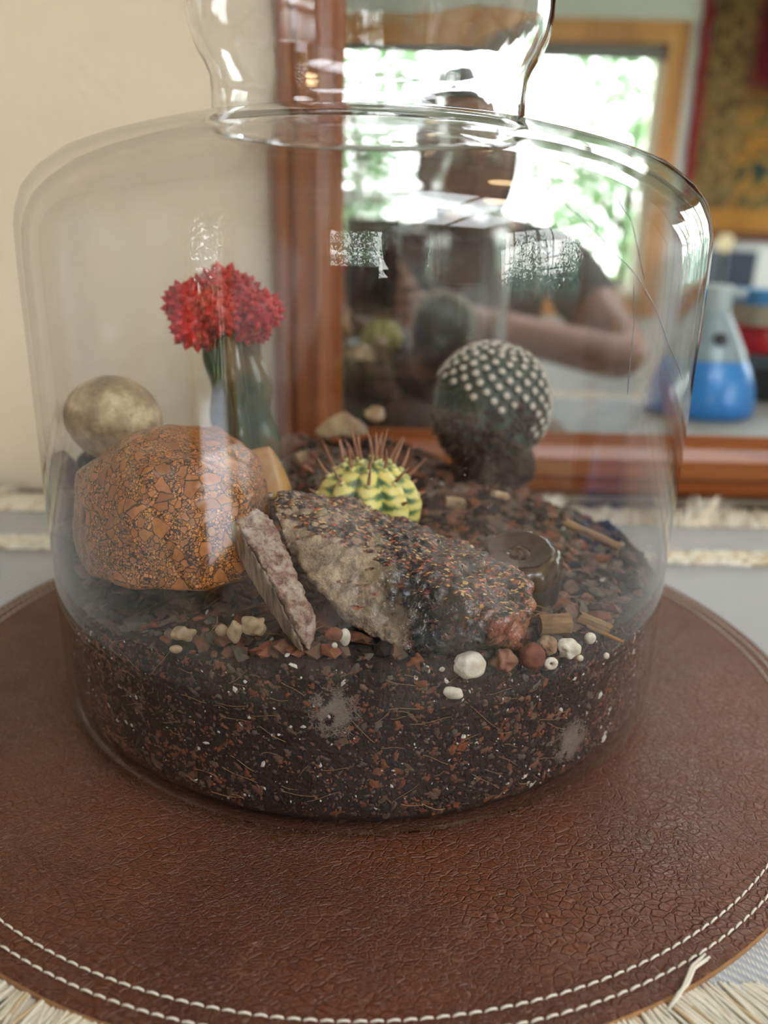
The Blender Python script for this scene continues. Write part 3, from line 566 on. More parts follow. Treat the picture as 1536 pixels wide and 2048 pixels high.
def mould(px, py, w, h, lab, seed):
    rg = random.Random(seed); b = MB(); d = (at(px, py, .21)-EYE); e = Vector((JX, JY)); # hit the inner wall
    A = d.x**2+d.y**2; B = (EYE.x-e.x)*d.x+(EYE.y-e.y)*d.y; Cc = (EYE.x-e.x)**2+(EYE.y-e.y)**2-(RI+.0004)**2; tt = (-B-math.sqrt(B*B-A*Cc))/A; c = EYE+d*tt
    a0 = math.atan2(c.y-JY, c.x-JX)
    for k in range(2600):
        u, v_ = rg.gauss(0, .38), rg.gauss(0, .38)
        if u*u+v_*v_ > 1 or noise.noise(Vector((u*2.2, v_*2.2, seed))) < -.12: continue
        a = a0+u*w/RI; z = c.z+v_*h; th_ = rg.uniform(0, 6.28); L = rg.uniform(.0004, .0013); P = []
        for i in range(3):
            aa = a+L*math.cos(th_)*(i-1)/RI; P.append(Vector(((RI+.0003+.0003*(i == 1))*math.cos(aa), (RI+.0003+.0003*(i == 1))*math.sin(aa), z+L*math.sin(th_)*(i-1))))
        b.tube(P, .00005, 3, 0, False)
    o = b.build('mould_patch', M['mould'], None); o.location = (JX, JY, 0); tag(o, lab, 'mould', kind='stuff')
mould(668, 1425, .0085, .0095, 'pale fuzzy mould patch on the soil against the glass, front centre', 3); mould(1142, 1482, .0085, .0085, 'pale fuzzy mould patch low against the glass, front right', 5)
# ------------------------------------------------------------------ big stones
def P3(l): return [at(*p) for p in l]
br = rock('breccia_rock', P3([(150, 945, .262), (140, 1050, .262), (158, 1120, .268), (180, 950, .252), (175, 1050, .240), (185, 1160, .240), (260, 885, .250), (300, 858, .262), (345, 848, .270), (420, 868, .272), (480, 880, .272), (520, 920, .268), (542, 1000, .262), (540, 1080, .255),
    (280, 930, .236), (400, 925, .240), (260, 1050, .228), (390, 1060, .226), (500, 1000, .238), (500, 1090, .238), (250, 1175, .228), (400, 1190, .224), (500, 1160, .232), (260, 860, .29), (440, 855, .30), (520, 960, .29), (200, 1090, .29), (500, 1150, .275)]), M['breccia'], amp=.0011, freq=70, amp2=.0002, smooth=8)
tag(br, 'rounded brown breccia rock packed with orange angular fragments, at the front left', 'rock')
oc = rock('smooth_stone', P3([(500, 905, .300), (540, 890, .300), (560, 935, .298), (585, 975, .296), (575, 1000, .290), (500, 1000, .29), (480, 900, .30), (560, 920, .315), (580, 1000, .31), (500, 920, .315)]), M['ochre'], amp=.0003, freq=80, smooth=8)
tag(oc, 'smooth ochre stone wedged behind the orange-flecked brown rock', 'stone')
bb = at(229, 838, .305); b = MB(); b.ico((0, 0, 0), (.0180, .0170, .0168), 5); V = [v+v.normalized()*.0012*noise.noise(v*60+Vector((3, 1, 2))) for v in b.V]
ball = mesh('round_stone', V, b.F, M['ball'], None, True); ball.location = bb; tag(ball, 'round tan river stone perched behind the orange-flecked brown rock', 'stone')
bg_ = rock('boulder', P3([(540, 990, .252), (560, 984, .262), (548, 1030, .243), (575, 1100, .236), (630, 1165, .228), (680, 1225, .222), (720, 1262, .217), (790, 1290, .212), (845, 1330, .2085), (880, 1325, .2085), (930, 1300, .211),
    (1040, 1290, .216), (1020, 1240, .212), (1066, 1210, .222), (1072, 1170, .232), (1040, 1130, .243), (970, 1112, .258), (890, 1075, .272), (780, 1025, .282), (690, 1000, .285), (625, 1000, .276),
    (640, 1075, .238), (730, 1130, .231), (840, 1165, .228), (960, 1170, .228), (790, 1215, .219), (960, 1240, .218), (1040, 1200, .223), (700, 1100, .29), (900, 1150, .285), (1030, 1220, .26), (650, 1120, .28), (800, 1180, .29)]), M['boulder'], voxel=.0009, amp=.0024, freq=60, amp2=.0009, freq2=520, smooth=2, seed=2)
tag(bg_, 'large dark grey and reddish boulder with glossy wet flecked face, front centre', 'rock')
sl = empty('stone_shard', 'long pale pinkish stone shard leaning between the two big rocks', 'stone', at(560, 1200, .225))
a_ = rock('pale_face', P3([(425, 980, .247), (455, 978, .250), (500, 1010, .246), (545, 1040, .240), (575, 1110, .232), (600, 1190, .222), (632, 1235, .213), (628, 1275, .2105), (618, 1308, .2085), (600, 1270, .209), (560, 1190, .214), (500, 1085, .226), (440, 990, .241), (500, 1060, .254), (590, 1230, .228)]), M['quartz'], voxel=.0010, amp=.0016, freq=150, amp2=.0003, smooth=2, seed=4, ridged=True)
c_ = rock('fibrous_face', P3([(413, 985, .247), (432, 985, .244), (428, 1020, .244), (470, 1105, .232), (530, 1205, .220), (585, 1285, .2115), (612, 1314, .2075), (610, 1298, .2070), (560, 1195, .2115), (500, 1090, .2235), (445, 1000, .240), (500, 1150, .235), (590, 1290, .217)]), M['fibreface'], voxel=.0010, amp=.0005, freq=120, amp2=.0002, smooth=2, seed=5)
for q in (a_, c_): q.parent = sl; q.matrix_parent_inverse = Matrix.Translation(-sl.location)
c_['label'] = 'flat grey-brown fibrous side of the shard'
q = rock('tan_stone', P3([(625, 868, .425), (655, 835, .425), (690, 822, .425), (700, 850, .420), (735, 850, .42), (735, 872, .415), (640, 878, .42), (660, 845, .445), (730, 860, .44)]), M['tanquartz'], amp=.001, freq=120, smooth=2)
tag(q, 'pale tan stone lying at the back of the jar near the mirror frame', 'stone')
q = rock('quartz_crystal', P3([(722, 822, .418), (745, 810, .418), (768, 812, .416), (772, 838, .414), (755, 848, .412), (730, 840, .412), (750, 820, .428), (766, 835, .428)]), M['tanquartz'], amp=.0006, freq=160, smooth=1, seed=3)
tag(q, 'small glassy quartz lump resting against the pale tan stone', 'stone')
def pebble(name, px, py, Y, r, mat, lab, cat='pebble', amp=.12, rz=0, group=None, sub=4, fr=420):
    c = at(px, py, Y); b = MB(); b.ico((0, 0, 0), r, sub); k = rnd.random()*50
    V = [v*(1+amp*noise.noise(v*fr+Vector((k, 0, 0)))) for v in b.V]; o = mesh(name, V, b.F, mat, None, True); o.location = c; o.rotation_euler = (0, 0, rz); tag(o, lab, cat, group); return o
pebble('white_pebble', 938, 1330, .2085, (.0050, .0034, .0042), M['chalk'], 'largest chalky white pebble, lying at the foot of the boulder')
pebble('white_pebble', 905, 1385, .2062, (.0030, .0013, .0020), M['chalk'], 'flat white pebble pressed to the glass below the largest white one', amp=.35)
pebble('white_pebble', 883, 1336, .2075, (.0013, .0012, .0013), M['chalk'], 'tiny white pebble just left of the largest white one')
pebble('clay_ball', 1064, 1312, .2145, (.0040, .0036, .0040), M['terracotta'], 'round red-brown clay ball right of the boulder foot')
pebble('pink_stone', 1008, 1322, .2120, (.0037, .0030, .0034), M['pinkstone'], 'lumpy pinkish stone between the white pebble and the clay ball', 'stone', amp=.45)
pebble('pumice', 1095, 1290, .2190, (.0031, .0028, .0028), M['beige'], 'beige pitted pumice lump above the clay ball', 'stone', amp=.4)
pebble('pumice', 1138, 1298, .2195, (.0035, .0028, .0030), M['chalk'], 'whitish pumice lump right of the beige one', 'stone', amp=.4)
pebble('white_pebble', 1180, 1276, .2260, (.0019, .0016, .0018), M['chalk'], 'smooth oval white pebble beside the split wood chips')
pebble('white_pebble', 1160, 1316, .2200, (.0011, .001, .0010), M['chalk'], 'tiny white pebble below the whitish pumice', amp=.2)
pebble('white_pebble', 1212, 1312, .2290, (.0010, .001, .0012), M['chalk'], 'tiny white pebble near the glass at far right', amp=.2)
c = at(1102, 1327, .2135); b = MB()
for k in range(24):
    for j in range(10):
        a = k/24*6.283; e = j/10*6.283; R0 = .0013; r0 = .00085*(1+.15*noise.noise(Vector((a*2, e, 3)))); b.V.append(Vector(((R0+r0*math.cos(e))*math.cos(a), r0*math.sin(e)*.8, (R0+r0*math.cos(e))*math.sin(a))))
b.F = [(k*10+j, ((k+1) % 24)*10+j, ((k+1) % 24)*10+(j+1) % 10, k*10+(j+1) % 10) for k in range(24) for j in range(10)]
o = mesh('ring_pebble', b.V, b.F, M['chalk'], None, True); o.location = c; tag(o, 'small white ring-shaped pebble with a hole, right of the clay ball', 'pebble')
for (px, py, Y, r, mt, lab, am) in ((368, 1268, .2170, (.0034, .0022, .0026), 'shell', 'pale curled nodule on the soil in front of the orange-flecked brown rock', .4), (352, 1298, .2140, (.0020, .0012, .0013), 'shell', 'small pale bean-shaped bit below the pale curled nodule', .1), (443, 1260, .2150, (.0019, .0016, .0018), 'shell', 'small round cream bead left of the curled root bits', .1),
        (470, 1262, .2140, (.0020, .0018, .0031), 'shell', 'cream curled root bit left of the shard foot', .45), (508, 1252, .2150, (.0040, .0025, .0034), 'shell', 'larger beige coiled root bit near the shard', .4), (690, 1274, .2130, (.0017, .0014, .0028), 'chalk', 'white oval bead in the gap between the shard and the boulder', .1), (669, 1291, .2110, (.0009, .0009, .0009), 'chalk', 'tiny white bead below the white oval bead', .1)):
    pebble('root_bit' if mt == 'shell' else 'white_bead', px, py, Y, r, M[mt], lab, 'debris' if mt == 'shell' else 'bead', amp=am)
pebble('rust_crumb', 667, 1268, .2130, (.0024, .002, .0020), M['rust'], 'rust-coloured bark crumb beside the white oval bead', 'debris', amp=.5)
for (px, py, r, lab) in ((830, 1328, .0024, 'orange-brown crumb at the dark lower edge of the boulder'), (840, 1362, .0022, 'orange-brown crumb below the boulder edge, left of the flat white pebble'), (1290, 1200, .001, '')):
    if lab: pebble('rust_crumb', px, py, .207, (r, r*.7, r*.9), M['rust'], lab, 'debris', amp=.6)
def chip(px, py, Y, L, w, h, rz, ry, mat, lab, name='wood_chip'):
    b = MB(); n_ = 14; V = []; rg = random.Random(px)
    for i in range(n_+1):
        for k in range(12):
            a = k/12*6.283; x = L*(i/n_-.5); q = 1+.14*noise.noise(Vector((k*1.3, i*.25, px))); cs, sn = math.cos(a), math.sin(a)
            q /= max(abs(cs), abs(sn))**.7; V.append(Vector((x+(.12*L*noise.noise(Vector((k*.9, 5, px))) if i in (0, n_) else 0), w/2*cs*q, h/2*sn*q)))
    b.add(V, [(i*12+k, i*12+(k+1) % 12, (i+1)*12+(k+1) % 12, (i+1)*12+k) for i in range(n_) for k in range(12)]+[tuple(range(12))[::-1], tuple(n_*12+k for k in range(12))])
    o = b.build(name, mat); o.location = at(px, py, Y); o.rotation_euler = (0, ry, rz); tag(o, lab, 'wood chip'); return o
chip(1110, 1248, .2290, .0098, .0060, .0062, .05, -.04, M['chipwood'], 'thick split wood chip lying right of the boulder')
chip(1188, 1246, .2370, .0110, .0030, .0036, -.1, .35, M['chipwood'], 'narrow slanting wood splinter right of the thick split chip')
chip(1210, 1268, .2330, .0125, .0010, .0010, -.2, .35, M['chipwood'], 'thin wood sliver just under the narrow splinter')
chip(1185, 1070, .2950, .0230, .0045, .0030, -.5, .25, M['chipwood'], 'long pale wood strip lying behind the streak of light, right of the stump')
chip(572, 890, .395, .010, .006, .009, .4, -.5, M['bark2'], 'brown bark chunk at the back beside the green stem', 'bark_chunk')
chip(600, 915, .375, .006, .005, .005, .8, -.2, M['beige'], 'pale bark chunk in front of the brown one by the green stem', 'bark_chunk')
chip(910, 1005, .315, .008, .005, .004, .1, .1, M['beige'], 'pale flat chip right of the yellow cactus', 'bark_chunk')
chip(1000, 990, .325, .0075, .004, .003, .5, .3, M['tanquartz'], 'pinkish pale chip between the woolly cactus and the stump', 'bark_chunk')
chip(130, 950, .322, .016, .009, .013, 1.2, 1.0, M['bark2'], 'uppermost bark piece against the glass at the far left', 'bark_chunk')
chip(142, 1008, .312, .016, .009, .014, 1.2, .2, M['bark'], 'second bark piece from the top against the glass at left', 'bark_chunk')
chip(154, 1062, .306, .015, .009, .010, 1.2, -.3, M['greychip'], 'greyish bark piece midway down the glass at left', 'bark_chunk')
chip(170, 1118, .298, .016, .010, .012, 1.1, .5, M['bark'], 'lowest bark piece beside the foot of the orange-flecked rock', 'bark_chunk')
# ------------------------------------------------------------------ cacti
mc = empty('moon_cactus', 'grafted cactus with a scarlet knobbly head on a three-winged green stem', 'cactus', (0, 0, 0))
MYD = .335; pb = at(498, 950, MYD); ptp = at(457, 665, MYD); b = MB(); prof = []; NA = 72; NZ = 26; V = []
wing = [math.radians(192), math.radians(277), math.radians(14)]
for i in range(NZ+1):
    s = i/NZ; c = pb.lerp(ptp, s); zz = c.z
    for k in range(NA):
        a = k/NA*2*math.pi; r = .0048
        for wi, wa in enumerate(wing):
            d = abs((a-wa+math.pi) % (2*math.pi)-math.pi)
            wl_ = (.0150 if wi == 0 else .0172 if wi == 2 else .0172)*(.92+.08*math.cos(s*15+wi*1.4))*(1.0-.16*s)
            if wi == 0: wl_ *= .95
            r = max(r, .0058+(wl_-.0058)*max(0, 1-d/.80)**1.1)
        V.append(Vector((c.x+r*math.cos(a), c.y+r*math.sin(a), zz)))
b.add(V, [(i*NA+k, i*NA+(k+1) % NA, (i+1)*NA+(k+1) % NA, (i+1)*NA+k) for i in range(NZ) for k in range(NA)]+[tuple(NZ*NA+k for k in range(NA)), tuple(range(NA))[::-1]])
b.build('stem', M['stem'], mc, True)
def lobe(px, py, Y, r, seed):
    rg = random.Random(seed); c = at(px, py, Y); b = MB(); b.ico(c, r*.86, 4)
    n_ = 40; ga = 2.399963
    for k in range(n_):
        z = 1-2*(k+.5)/n_; q = math.sqrt(1-z*z); a = k*ga+seed
        d = Vector((q*math.cos(a), q*math.sin(a)*1.0, z)).normalized(); p = c+d*r*.80; rr_ = r*.20
        b.tube([p, p+d*r*.16, p+d*r*.27, p+d*r*.33], [rr_, rr_*.85, rr_*.45, rr_*.1], 7)
        for j in range(2):
            e = (d+Vector((rg.gauss(0, .25), rg.gauss(0, .25), rg.gauss(0, .25)))).normalized(); q0 = p+d*r*.27; b.tube([q0, q0+e*r*.13], [r*.032, r*.012], 3, 1)
    o = b.build('scarlet_lobe', [M['red'], M['redtip']], mc, True); return o
for k, (px, py, Y, r) in enumerate(((374, 610, .332, .0092), (388, 655, .322, .0088), (404, 590, .342, .0078), (446, 578, .340, .0098), (440, 628, .320, .0082), (484, 592, .338, .0084), (524, 622, .324, .0082), (492, 650, .330, .0074), (518, 662, .330, .0050), (420, 668, .332, .0070))): lobe(px, py, Y, r, k+1)
# yellow spiny cactus
yc = empty('spiny_cactus', 'small yellow and green ribbed cactus with long pinkish spines, behind the boulder', 'cactus', at(735, 1010, .300))
b = MB(); NA = 160; NZ = 30; R0 = .0195; V = []; NR = 9; GR = []
for i in range(NZ+1):
    ph = -math.pi/2+math.pi*i/NZ
    for k in range(NA):
        a = k/NA*6.28319; rib = abs(math.cos(a*NR/2+.6)); bumpy = .5+.5*math.cos(i*1.55+ (int(a*NR/6.283) % 2)*3.1)
        q = 1+.26*(rib**.7)*max(.15, math.cos(ph))*(1+.10*bumpy)-.17; GR.append(rib)
        V.append(Vector((R0*q*math.cos(ph)*math.cos(a), R0*q*math.cos(ph)*math.sin(a), R0*.98*math.sin(ph)*(1-.10*math.exp(-((ph-1.57)/.35)**2)))))
b.add(V, [(i*NA+k, i*NA+(k+1) % NA, (i+1)*NA+(k+1) % NA, (i+1)*NA+k) for i in range(NZ) for k in range(NA)]); yb = b.build('ribbed_body', M['yellow'], yc, True)
at_ = yb.data.attributes.new('rib', 'FLOAT', 'POINT'); at_.data.foreach_set('value', GR)
rg = random.Random(4)
for k in range(NR):
    a0 = (k*6.28319+ -1.2)/NR
    for j, ph in enumerate((.30, .72, 1.08, 1.36)):
        if j == 3 and k % 2: continue
        d = Vector((math.cos(ph)*math.cos(a0), math.cos(ph)*math.sin(a0), math.sin(ph))); p = Vector((d.x*R0*1.05, d.y*R0*1.05, d.z*R0*.97)); L = rg.uniform(.009, .0145) if j else rg.uniform(.003, .006)
        e = (d+Vector((rg.gauss(0, .12), rg.gauss(0, .12), .35 if j else .1))).normalized(); bd_ = Vector((rg.gauss(0, .1), rg.gauss(0, .1), .12))
        b = MB(); b.tube([p-d*.001, p+e*L*.33, p+(e+bd_*.5).normalized()*L*.7, p+(e+bd_).normalized()*L], [.00075, .00066, .00046, .00014], 6); spn = b.build('spine', M['spine'], None, True)
        b = MB(); b.ico(p, .0013, 2, 0, .1); spn.parent = b.build('areole', M['areo2'], yc, True)
# woolly cushion cactus
cc0 = at(975, 818, .385); cc = empty('cushion_cactus', 'round grey-green cactus dotted with white woolly areoles, brown and dusty below', 'cactus', cc0)
RX, RZ = .0262, .0300; lobes = [Vector((.62, -.15, .42))]
def cr_r(d):
    k = 1.0
    k += .10*max(0, d.dot(Vector((.78, -.1, .35)).normalized()))**3 - .07*max(0, d.dot(Vector((.25, -.2, .95)).normalized())-.9)*6*(1 if d.x > .12 else 0)
    return k
def cpt(d): k = cr_r(d); return Vector((d.x*RX*k, d.y*RX*k, d.z*RZ*k))
b = MB(); b.V = [cpt(v) for v in ICO[5][0]]; b.F = list(ICO[5][1]); b.M = [0]*len(b.F); b.build('cactus_body', M['cush'], cc, True)
b = MB(); b.lathe([(.0024, -.0012), (.0020, .0006), (.0012, .0018), (.0001, .0020)], n=10, mi=2); b.ico((0, 0, .0018), (.00155, .00155, .0010), 2, 0)
for k in range(9):
    a = k*.698; b.tube([(0, 0, .0018), (math.cos(a)*.0026, math.sin(a)*.0026, .0030)], [.00016, .00006], 3, 0)
b.tube([(0, 0, .0018), (0, 0, .0044)], [.00014, .00005], 3, 1)
ar0 = None; NT_ = 350; cnt = 0
for k in range(NT_):
    z = 1-2*(k+.5)/NT_; q = math.sqrt(1-z*z); a = k*2.399963; d = Vector((q*math.cos(a), q*math.sin(a), z))
    if d.z < -.35 or (d.y > .55) : continue
    if d.z < .12 + .45*max(0, -d.x) and d.x < .62 and d.y < .5: continue
    p = cpt(d)
    if ar0 is None: ar0 = b.build('areole', [M['areole'], M['hair'], M['cush']], cc, True); o = ar0
    else: o = ar0.copy(); COL.objects.link(o); o.parent = cc
    o.location = p*1.0; o.rotation_euler = d.to_track_quat('Z', 'Y').to_euler(); cnt += 1
rg = random.Random(9); b = MB()
for k in range(650):                                        # brown dusty wool clinging to the lower body
    d = Vector((rg.gauss(0, 1), rg.gauss(0, 1)-.5, rg.gauss(0, 1)-.5)).normalized()
    if d.z > .2 + .25*d.x or d.z < -.97: continue
    p = cpt(d)*rg.uniform(.97, 1.03); s = rg.uniform(.0010, .0026); b.ico(p, (s, s, s*.8), 1, 0, .4, rotm(rg), rg)
for k in range(1100):
    d = Vector((rg.gauss(0, 1), rg.gauss(0, 1)-.3, rg.gauss(0, 1)-.3)).normalized()
    if d.z > .35: continue
    p = cpt(d); e = (d+Vector((rg.gauss(0, .5), rg.gauss(0, .5), rg.gauss(0, .5)))).normalized(); b.tube([p, p+e*rg.uniform(.001, .0035)], [.00011, .00004], 3, 1, False)
o = b.build('brown_wool', [M['wool'], M['hair']], cc); o['kind'] = 'stuff'; o['label'] = 'brown dusty wool on the lower half'
b = MB()
for k in range(1500):
    d = Vector((rg.gauss(0, 1), rg.gauss(0, 1)-.2, rg.gauss(0, 1)+.4)).normalized()
    p = cpt(d); e = (d+Vector((rg.gauss(0, .6), rg.gauss(0, .6), rg.gauss(0, .6)))).normalized(); b.tube([p, p+e*rg.uniform(.0025, .0048)], [.00007, .00003], 3, 0, False)
b.build('fine_spines', M['hair'], cc)['kind'] = 'stuff'
bs = at(985, 925, .380); b = MB(); b.ico((0, 0, 0), (.0195, .018, .0140), 5); V = [v*(1+.22*noise.noise(v*150)+.14*noise.noise(v*520)) for v in b.V]; o = mesh('root_collar', V, b.F, M['wool'], cc, True); o.location = bs-cc0
# brown stump
sc0 = at(1040, 1085, .266); sg = SZ(sc0.x, sc0.y)
sp_ = empty('cactus_stump', 'squat glossy brown cut cactus stump with a hollow fibrous top', 'cactus', (sc0.x, sc0.y, sg-.004))
b = MB(); b.lathe([(.0128, 0), (.0140, .004), (.0143, .0105), (.0142, .0165)], n=72, fr=lambda a, z: .0004*math.cos(a*11)); b.build('stump_side', M['stumpside'], sp_, True)
b = MB(); b.lathe([(.0142, .0165), (.0140, .0195), (.0126, .0222), (.0104, .0232), (.0094, .0228), (.0060, .0222), (.0032, .0214), (.0001, .0208)], n=72, fr=lambda a, z: .0003*math.cos(a*11)+.0002*math.cos(a*37)); b.build('glossy_rim', M['stump'], sp_, True)
b = MB(); rg = random.Random(3)
for k in range(110):
    a = k/110*6.283; b.tube([(.0099*math.cos(a), .0099*math.sin(a), .0236), (.0078*math.cos(a+.05), .0078*math.sin(a+.05), .0230), (.0040*math.cos(a+.1), .0040*math.sin(a+.1), .0220)], [.00022, .0002, .00008], 4)
for k in range(26):
    a = rg.uniform(0, 6.28); q = rg.uniform(0, .003); b.ico((q*math.cos(a), q*math.sin(a), .0218), rg.uniform(.0006, .0012), 1, 0, .4)
o = b.build('hollow_fibres', M['stumpfibre'], sp_); o['kind'] = 'stuff'
sp_.rotation_euler = (.26, -.05, 0); sp_.scale = (1.08, 1.08, 1.08)
# ------------------------------------------------------------------ things beyond, seen in the mirror
def glassy(name, c, rough=.15, tr=.6):
    m = NT(name); m.bsdf(c, rough, 0, None, .5, Transmission_Weight=tr, IOR=1.2); return m.m
bx_, by_ = .358, .225
bt = empty('blue_bottle', 'bell-shaped bottle, bright blue lower half and pale grey shoulder, seen in the mirror', 'bottle', (bx_, by_, -.0026))
b = MB(); b.lathe([(.0001, 0), (.055, 0), (.059, .004), (.0585, .018), (.055, .035), (.049, .052), (.043, .062)], n=64); b.build('blue_base', plain('bright_blue_plastic', (60, 155, 250), .28, spec=.8), bt, True)
b = MB(); b.lathe([(.0435, .0622), (.040, .072), (.031, .090), (.023, .103), (.0185, .112)], n=64); b.build('grey_shoulder', plain('pale_grey_plastic', (172, 190, 204), .2), bt, True)
b = MB(); b.lathe([(.0187, .1122), (.0187, .135), (.0175, .140), (.0001, .1405)], n=40); b.build('cap', plain('frosted_cap', (200, 212, 222), .3), bt, True)
b = MB(); b.tube([(.012, 0, .131), (.030, 0, .131), (.033, 0, .1305)], [.006, .0052, .0052], 14); b.build('spout', plain('grey_spout', (186, 200, 210), .3), bt, True)
b = MB(); b.lathe([(.0001, 0), (.007, 0), (.008, .001), (.007, .0022), (.0001, .003)], n=24); o = b.build('dial', plain('dark_dial', (70, 76, 84), .4), bt, True); o.location = (.0, .034, .085); o.rotation_euler = (-1.05, 0, 0)
bk = empty('black_case', 'black box with a grey band, stacked with tins, seen in the mirror', 'box', (.500, .131, -.0018)); blk = plain('matt_black_plastic', (18, 20, 28), .4)
b = MB(); b.box((-.06, -.028, 0), (.10, .028, .040)); b.build('case_body', blk, bk); b = MB(); b.box((-.061, -.0285, .0405), (.101, .0285, .056)); b.build('case_lid', plain('grey_black_lid', (70, 76, 84), .4), bk)
def tin(name, lab, z0, z1, hx, mat, x=.45, cat='tin'):
    b = MB(); n_ = 8; P = []
    for (sx_, sy_) in ((1, 1), (-1, 1), (-1, -1), (1, -1)):
        for k in range(4): a = math.atan2(sy_, sx_)-.785+k*.5236; P.append((sx_*(hx-.008)+.008*math.cos(a), sy_*.027+.008*math.sin(a)))
    V = [(px_, py_, z) for z in (0, z1-z0) for (px_, py_) in P]; n_ = len(P)
    b.add(V, [(k, (k+1) % n_, n_+(k+1) % n_, n_+k) for k in range(n_)]+[tuple(range(n_))[::-1], tuple(range(n_, 2*n_))]); o = b.build(name, mat, None); o.location = (x+.022, .131, z0-.0024); tag(o, lab, cat); return o
tn = empty('red_tin', 'red tin with a pale emblem on the black box in the mirror', 'tin', (.474, .131, .0537))
b = MB(); b.lathe([(.0001, 0), (.046, 0), (.048, .002), (.048, .032), (.046, .034), (.0001, .034)], n=48); b.V = [Vector((v.x, v.y*.56, v.z)) for v in b.V]; b.build('tin_body', plain('red_lacquer', (196, 24, 30), .3), tn, True)
b = MB(); b.lathe([(.0001, -.0005), (.006, -.0005), (.006, .0008), (.0001, .0012)], n=20); o = b.build('emblem', plain('pale_emblem', (206, 160, 120), .5), tn, True); o.location = (.0, .0272, .018); o.rotation_euler = (-math.pi/2, 0, 0)
tin('beige_tin', 'beige carton between the red tin and the blue box, in the mirror', .0905, .1145, .044, plain('beige_card', (168, 150, 130), .7), .452, 'carton')
tin('blue_box', 'flat blue box on top of the stack in the mirror', .1148, .1315, .046, plain('mid_blue_card', (66, 132, 186), .6), .452, 'box')
# tapestry on back wall
m = NT('woven_tapestry'); co = m.coord(); n1 = m.noise(co, 7, 5, .65, 1.2); sxz = m.n('SeparateXYZ'); m.l(co, sxz.inputs[0])
pat = m.ramp(n1.outputs[0], [(.30, (30, 44, 62)), (.40, (62, 70, 52)), (.47, (150, 112, 58)), (.55, (96, 58, 34)), (.62, (176, 128, 62)), (.72, (120, 40, 34))])
up_ = m.ramp(m.noise(co, 5, 4, .6, 1).outputs[0], [(.38, (52, 20, 32)), (.5, (92, 26, 34)), (.62, (70, 24, 36)), (.72, (128, 84, 54))])
f_ = m.ramp(m.math('ADD', sxz.outputs[2], m.math('MULTIPLY', n1.outputs[0], .5)), [(.78, (0, 0, 0, 1)), (.98, (1, 1, 1, 1))])
vine = m.ramp(m.noise(co, 16, 4, .6, 1).outputs[0], [(.42, (78, 62, 44)), (.55, (136, 112, 74)), (.66, (84, 50, 36))])
fx = m.ramp(sxz.outputs[0], [(.18, (1, 1, 1, 1)), (.26, (0, 0, 0, 1))]); c1 = m.mix(f_, pat, up_); c1 = m.mix(m.math('MULTIPLY', fx, .8), c1, vine)
fb = m.ramp(sxz.outputs[2], [(.10, (1, 1, 1, 1)), (.11, (0, 0, 0, 1))]); c1 = m.mix(fb, c1, (150, 104, 52))
m.bsdf(c1, .95, 0, m.bump(m.noise(co, 300, 2).outputs[0], .4, .002), .1); M['tap'] = m.m
tp = empty('tapestry', 'old woven wall tapestry in maroon, gold and blue with red border', 'tapestry', (1.56, YB+.012, .235))
b = MB(); nx, nz = 30, 40; V = []
for j in range(nz+1):
    for i in range(nx+1): V.append((i/nx*1.1, .010*math.sin(i*.8)+.004*math.sin(j*.7), j/nz*1.25))
k2 = len(V); V += [(x, y-.004, z) for x, y, z in V]; Fc = []
for j in range(nz):
    for i in range(nx): a = j*(nx+1)+i; Fc += [(a, a+1, a+nx+2, a+nx+1), (k2+a, k2+a+nx+1, k2+a+nx+2, k2+a+1)]
o = mesh('woven_panel', V, Fc, M['tap'], tp, True); o.location.y = .012
b = MB(); P = [(-.015+.012*noise.noise(Vector((0, j*.6, 2)))-.02*(j/24), .012, j/24*1.25) for j in range(25)]; b.tube(P, .024, 8)
b.V = [Vector((v.x, .012+(v.y-.012)*.4, v.z)) for v in b.V]; b.build('red_border', plain('red_tapestry_border', (122, 20, 28), .95), tp, True)
b = MB(); b.box((-.03, -.002, -.05), (1.1, .022, -.001)); b.build('bottom_border', plain('brown_tapestry_border', (92, 54, 34), .95), tp)
# cupboard and lamp under the tapestry
cb = empty('tall_cabinet', 'pale cabinet with a dark navy side under the tapestry, seen in the mirror', 'cabinet', (1.72, -3.10, FLZ))
b = MB(); b.box((-.12, -.25, 0), (.02, .25, .92)); b.build('dark_side', plain('navy_panel', (38, 46, 66), .5), cb)
b = MB(); b.box((.0205, -.25, 0), (.75, .25, .94)); b.build('cabinet_body', plain('pale_grey_enamel', (196, 198, 196), .4), cb)
b = MB(); b.box((.40, .2505, .05), (.72, .268, .90)); b.build('door', plain('pale_door_enamel', (204, 206, 204), .4), cb); b = MB(); b.tube([(.44, .268, .5), (.44, .30, .5), (.44, .30, .7), (.44, .268, .7)], .008, 8); b.build('handle', plain('steel', (150, 150, 150), .3, 1), cb.children[-1] if 0 else cb, True)
lp = empty('small_lamp', 'small glowing round lamp in front of the dark panel, in the mirror', 'lamp', (1.525, -2.72, 0))
em = NT('warm_lamp_glow'); e_ = em.n('Emission'); e_.inputs[0].default_value = (1, .85, .5, 1); e_.inputs[1].default_value = .28; em.l(e_.outputs[0], em.out.inputs[0])
b = MB(); b.ico((0, 0, .176), .040, 3); b.build('bulb', em.m, lp, True)
b = MB(); b.lathe([(.0001, FLZ), (.09, FLZ), (.09, FLZ+.02), (.010, FLZ+.03), (.008, .134), (.012, .136), (.0001, .1365)], n=24); b.build('lamp_stand', plain('dark_metal', (40, 42, 46), .4, 1), lp, True)
